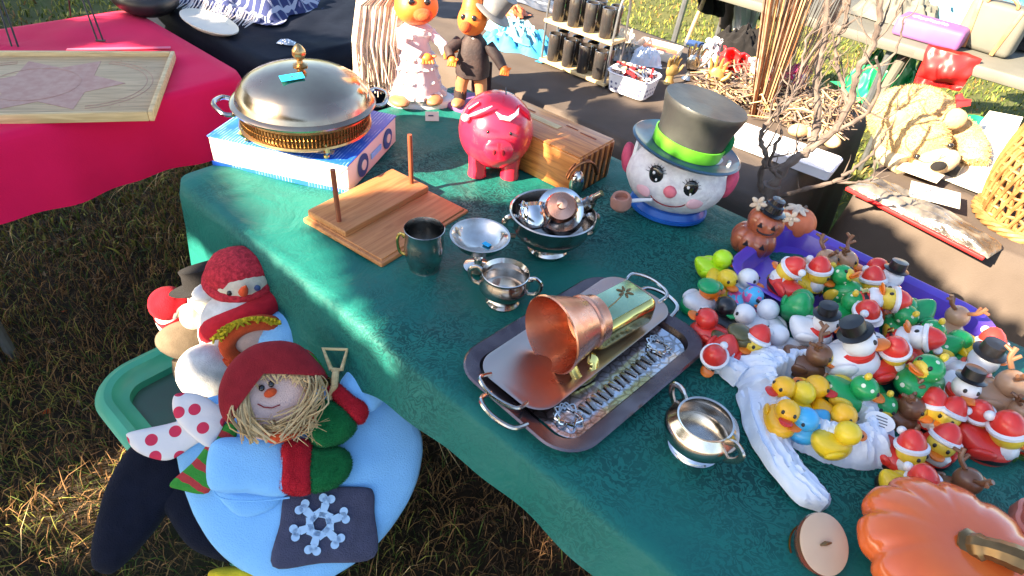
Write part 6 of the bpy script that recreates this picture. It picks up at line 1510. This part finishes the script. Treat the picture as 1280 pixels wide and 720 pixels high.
heap('beige_blanket', 'pale beige quilted fabric draped at the left end of the far table', 'blanket', 1118, 22, FT, .17, .14, .12, 'grey_cloth', AD, 91, 1.3)
heap('teal_shawl', 'dusty teal folded shawl behind the lilac pouch', 'shawl', 1185, 32, FT, .22, .1, .13, 'aqua_cloth', AD, 93, 1.2)
for i, (x, y, mt, rx, lab) in enumerate(((1170, 2, 'denim', .16, 'dark blue folded clothing at the back of the far table'), (1205, 2, 'felt_orange', .08, 'small orange and white garment among the far clothing'), (1232, 12, 'white', .09, 'white folded garment beside the orange one'),
                                ((1262), 22, 'skyblue_cloth', .12, 'vivid blue folded clothing at the far right table'), (1285, 2, 'felt_maroon', .14, 'dark magenta clothing at the top right corner'), (1285, 55, 'felt_black', .12, 'black and grey bag at the right end of the far table'), (1225, -8, 'denim', .14, 'blue jeans folded at the very top of the far table'), (1140, -6, 'felt_taupe', .15, 'taupe jumper at the top behind the beige fabric'))):
    heap('folded_clothes', lab, 'clothes', x, y, FT+.01, rx, .09, .12, mt, AD+i, 100+i*3, 1.3, group='clothes heaped on the far table')
# red bag under the far table
dN = W(0, 2.86, 0).dot(NV)
def plane_n(px, py, n):
    d = ray(px, py); k = (n-EYE.dot(NV))/d.dot(NV); return EYE+d*k
P = [plane_n(1160, 56, 2.86), plane_n(1228, 74, 2.86), plane_n(1200, 114, 2.86), plane_n(1142, 103, 2.86)]
t = thing('red_bag', 'big red plastic bag hanging below the far grey table', 'bag', P[0], 0); o = P[0]
def rf(s):
    def f(u, v):
        q = (P[0].lerp(P[1], u)).lerp(P[3].lerp(P[2], u), v)-o; b = math.sin(u*math.pi)**.6*math.sin(min(1, v*1.1+.08)*math.pi)**.5 if 0 < u < 1 else 0
        return q+NV*(-s*.06*b+.02*noise.noise(Vector((u*5, v*3, 2))))
    return f
MB().grid(rf(1), 24, 20).grid(rf(-1), 24, 20).build('bag_film', 'red_plastic', t, auto=0)
# ------------------------------------------------------------------ unseen tree, added to shade the near tables; crown gaps cut as sun patches
def pip(x, y, P):
    c = False; n = len(P)
    for i in range(n):
        a, b = P[i], P[i-1]
        if (a[1] > y) != (b[1] > y) and x < (b[0]-a[0])*(y-a[1])/(b[1]-a[1])+a[0]: c = not c
    return c
px_ = lambda pts, h: [tuple(at(x, y, h)[:2]) for x, y in pts]
sh = lambda P, h: [(x+SH.x*(T-h)/math.tan(SUN_EL), y+SH.y*(T-h)/math.tan(SUN_EL)) for x, y in P]
LIT = [px_([(288, 212), (330, 308), (362, 340), (454, 466), (490, 474), (466, 396), (424, 345), (400, 300), (396, 268), (445, 258), (500, 243), (560, 243), (600, 252), (692, 252), (700, 215), (800, 215), (915, 245)], T)
       + [W(.0, 1.13)[:2], W(2.6, 1.17)[:2], (9, 9), (-1.9, 9), W(-1.85, 1.35)[:2], W(-1.3, .98)[:2], W(-1.25, .6)[:2]],
       sh(px_([(138, 400), (195, 320), (260, 300), (350, 320), (385, 380), (330, 420), (292, 440), (262, 480), (216, 545), (150, 500)], .55), .55)]
for cx, cy, rx, ry in ((40, 636, 75, 26), (120, 620, 48, 44), (152, 580, 26, 30), (60, 690, 24, 14), (678, 676, 20, 10), (95, 690, 20, 10), (20, 560, 16, 8), (30, 470, 12, 7), (70, 420, 9, 6)):
    LIT.append(sh(px_([(cx+rx*math.cos(a), cy+ry*math.sin(a)) for a in [k*.7854 for k in range(8)]], 0.03), .03))
for cx, cy, rx, ry in ((95, 15, 60, 6), (140, 62, 45, 5), (270, 120, 18, 7)): LIT.append(px_([(cx+rx*math.cos(a), cy+ry*math.sin(a)) for a in [k*.7854 for k in range(8)]], T))
SHADE = [px_([(708, 128), (740, 118), (800, 125), (830, 140), (905, 200), (960, 262), (900, 270), (760, 205), (706, 175)], T)]
def pn_(pts, n_):
    out = []
    for x, y in pts:
        q = plane_n(x, y, n_); k = (q.z-T)/SUN.z; out.append((q.x-SUN.x*k, q.y-SUN.y*k))
    return out
SHADE.append(pn_([(1015, 225), (1060, 250), (1100, 272), (1140, 297), (1160, 335), (1200, 370), (1290, 400), (1290, 520), (1000, 420)], 1.49))
def lit_(x, y):
    if any(pip(x, y, P) for P in SHADE): return False
    return any(pip(x, y, P) for P in LIT)
rs = random.Random(11); vs, fs = [], []; n = 0
SR = SUN.orthogonal().normalized(); SU = SUN.cross(SR)
while n < 88000:
    x = rs.uniform(-3.2, 3.0); y = rs.uniform(-1.3, 1.9)
    if rs.random() < .22: x = rs.uniform(-7, -1.7); y = rs.uniform(-1, 5)
    fine = n > 72000
    if fine: x = rs.uniform(-1.35, .35); y = rs.uniform(.3, 1.3)
    sz = rs.uniform(.010, .014) if fine else rs.uniform(.014, .034); e_ = sz*.95
    if lit_(x, y) or lit_(x+e_, y+e_) or lit_(x-e_, y-e_) or lit_(x+e_, y-e_) or lit_(x-e_, y+e_): continue  # no leaves where a sun patch should fall
    L_ = rs.uniform(2.5, 2.9) if fine else rs.uniform(2.7, 3.8); n += 1
    c = Vector((x, y, T))+SUN*(L_/1); s = sz if x > -2.2 or fine else sz*2
    a = rs.uniform(0, 6.28); u = (SR*math.cos(a)+SU*math.sin(a)+SUN*rs.uniform(-.5, .5)).normalized(); v = u.cross(SUN).normalized()+SUN*rs.uniform(-.4, .4)
    b0 = len(vs); vs += [c-u*s*1.3, c+v*s*.6, c+u*s*1.3, c-v*s*.6]; fs.append((b0, b0+1, b0+2, b0+3))
tr = thing('added_shade_tree', 'unseen tree added outside the frame, crown shaped to shade the near tables', 'tree', Vector((-.3, .3, 0))+SH*2.9)
m = MB(); o0 = tr.location; m.add([v-o0 for v in vs], fs); m.build('crown', 'leaf', tr, smooth=False)
m = MB(); m.tube(smooth_path([(0, 0, -.05), (.03, 0, .8), (-.02, .05, 1.6), (0, 0, 2.1)]), [.07-.003*k for k in range(16)], 12)
m.build('trunk', 'bark', tr)
for k in range(9):
    a = rs.uniform(0, 6.28); r = rs.uniform(.8, 1.9); m = MB(); m.tube(smooth_path([(0, 0, 1.2+k*.08), (r*.4*math.cos(a), r*.4*math.sin(a), 1.6+k*.06), (r*math.cos(a), r*math.sin(a), 2.1+rs.uniform(-.1, .2))]), [.009-.0007*j for j in range(11)], 7).build('limb', 'bark', tr)
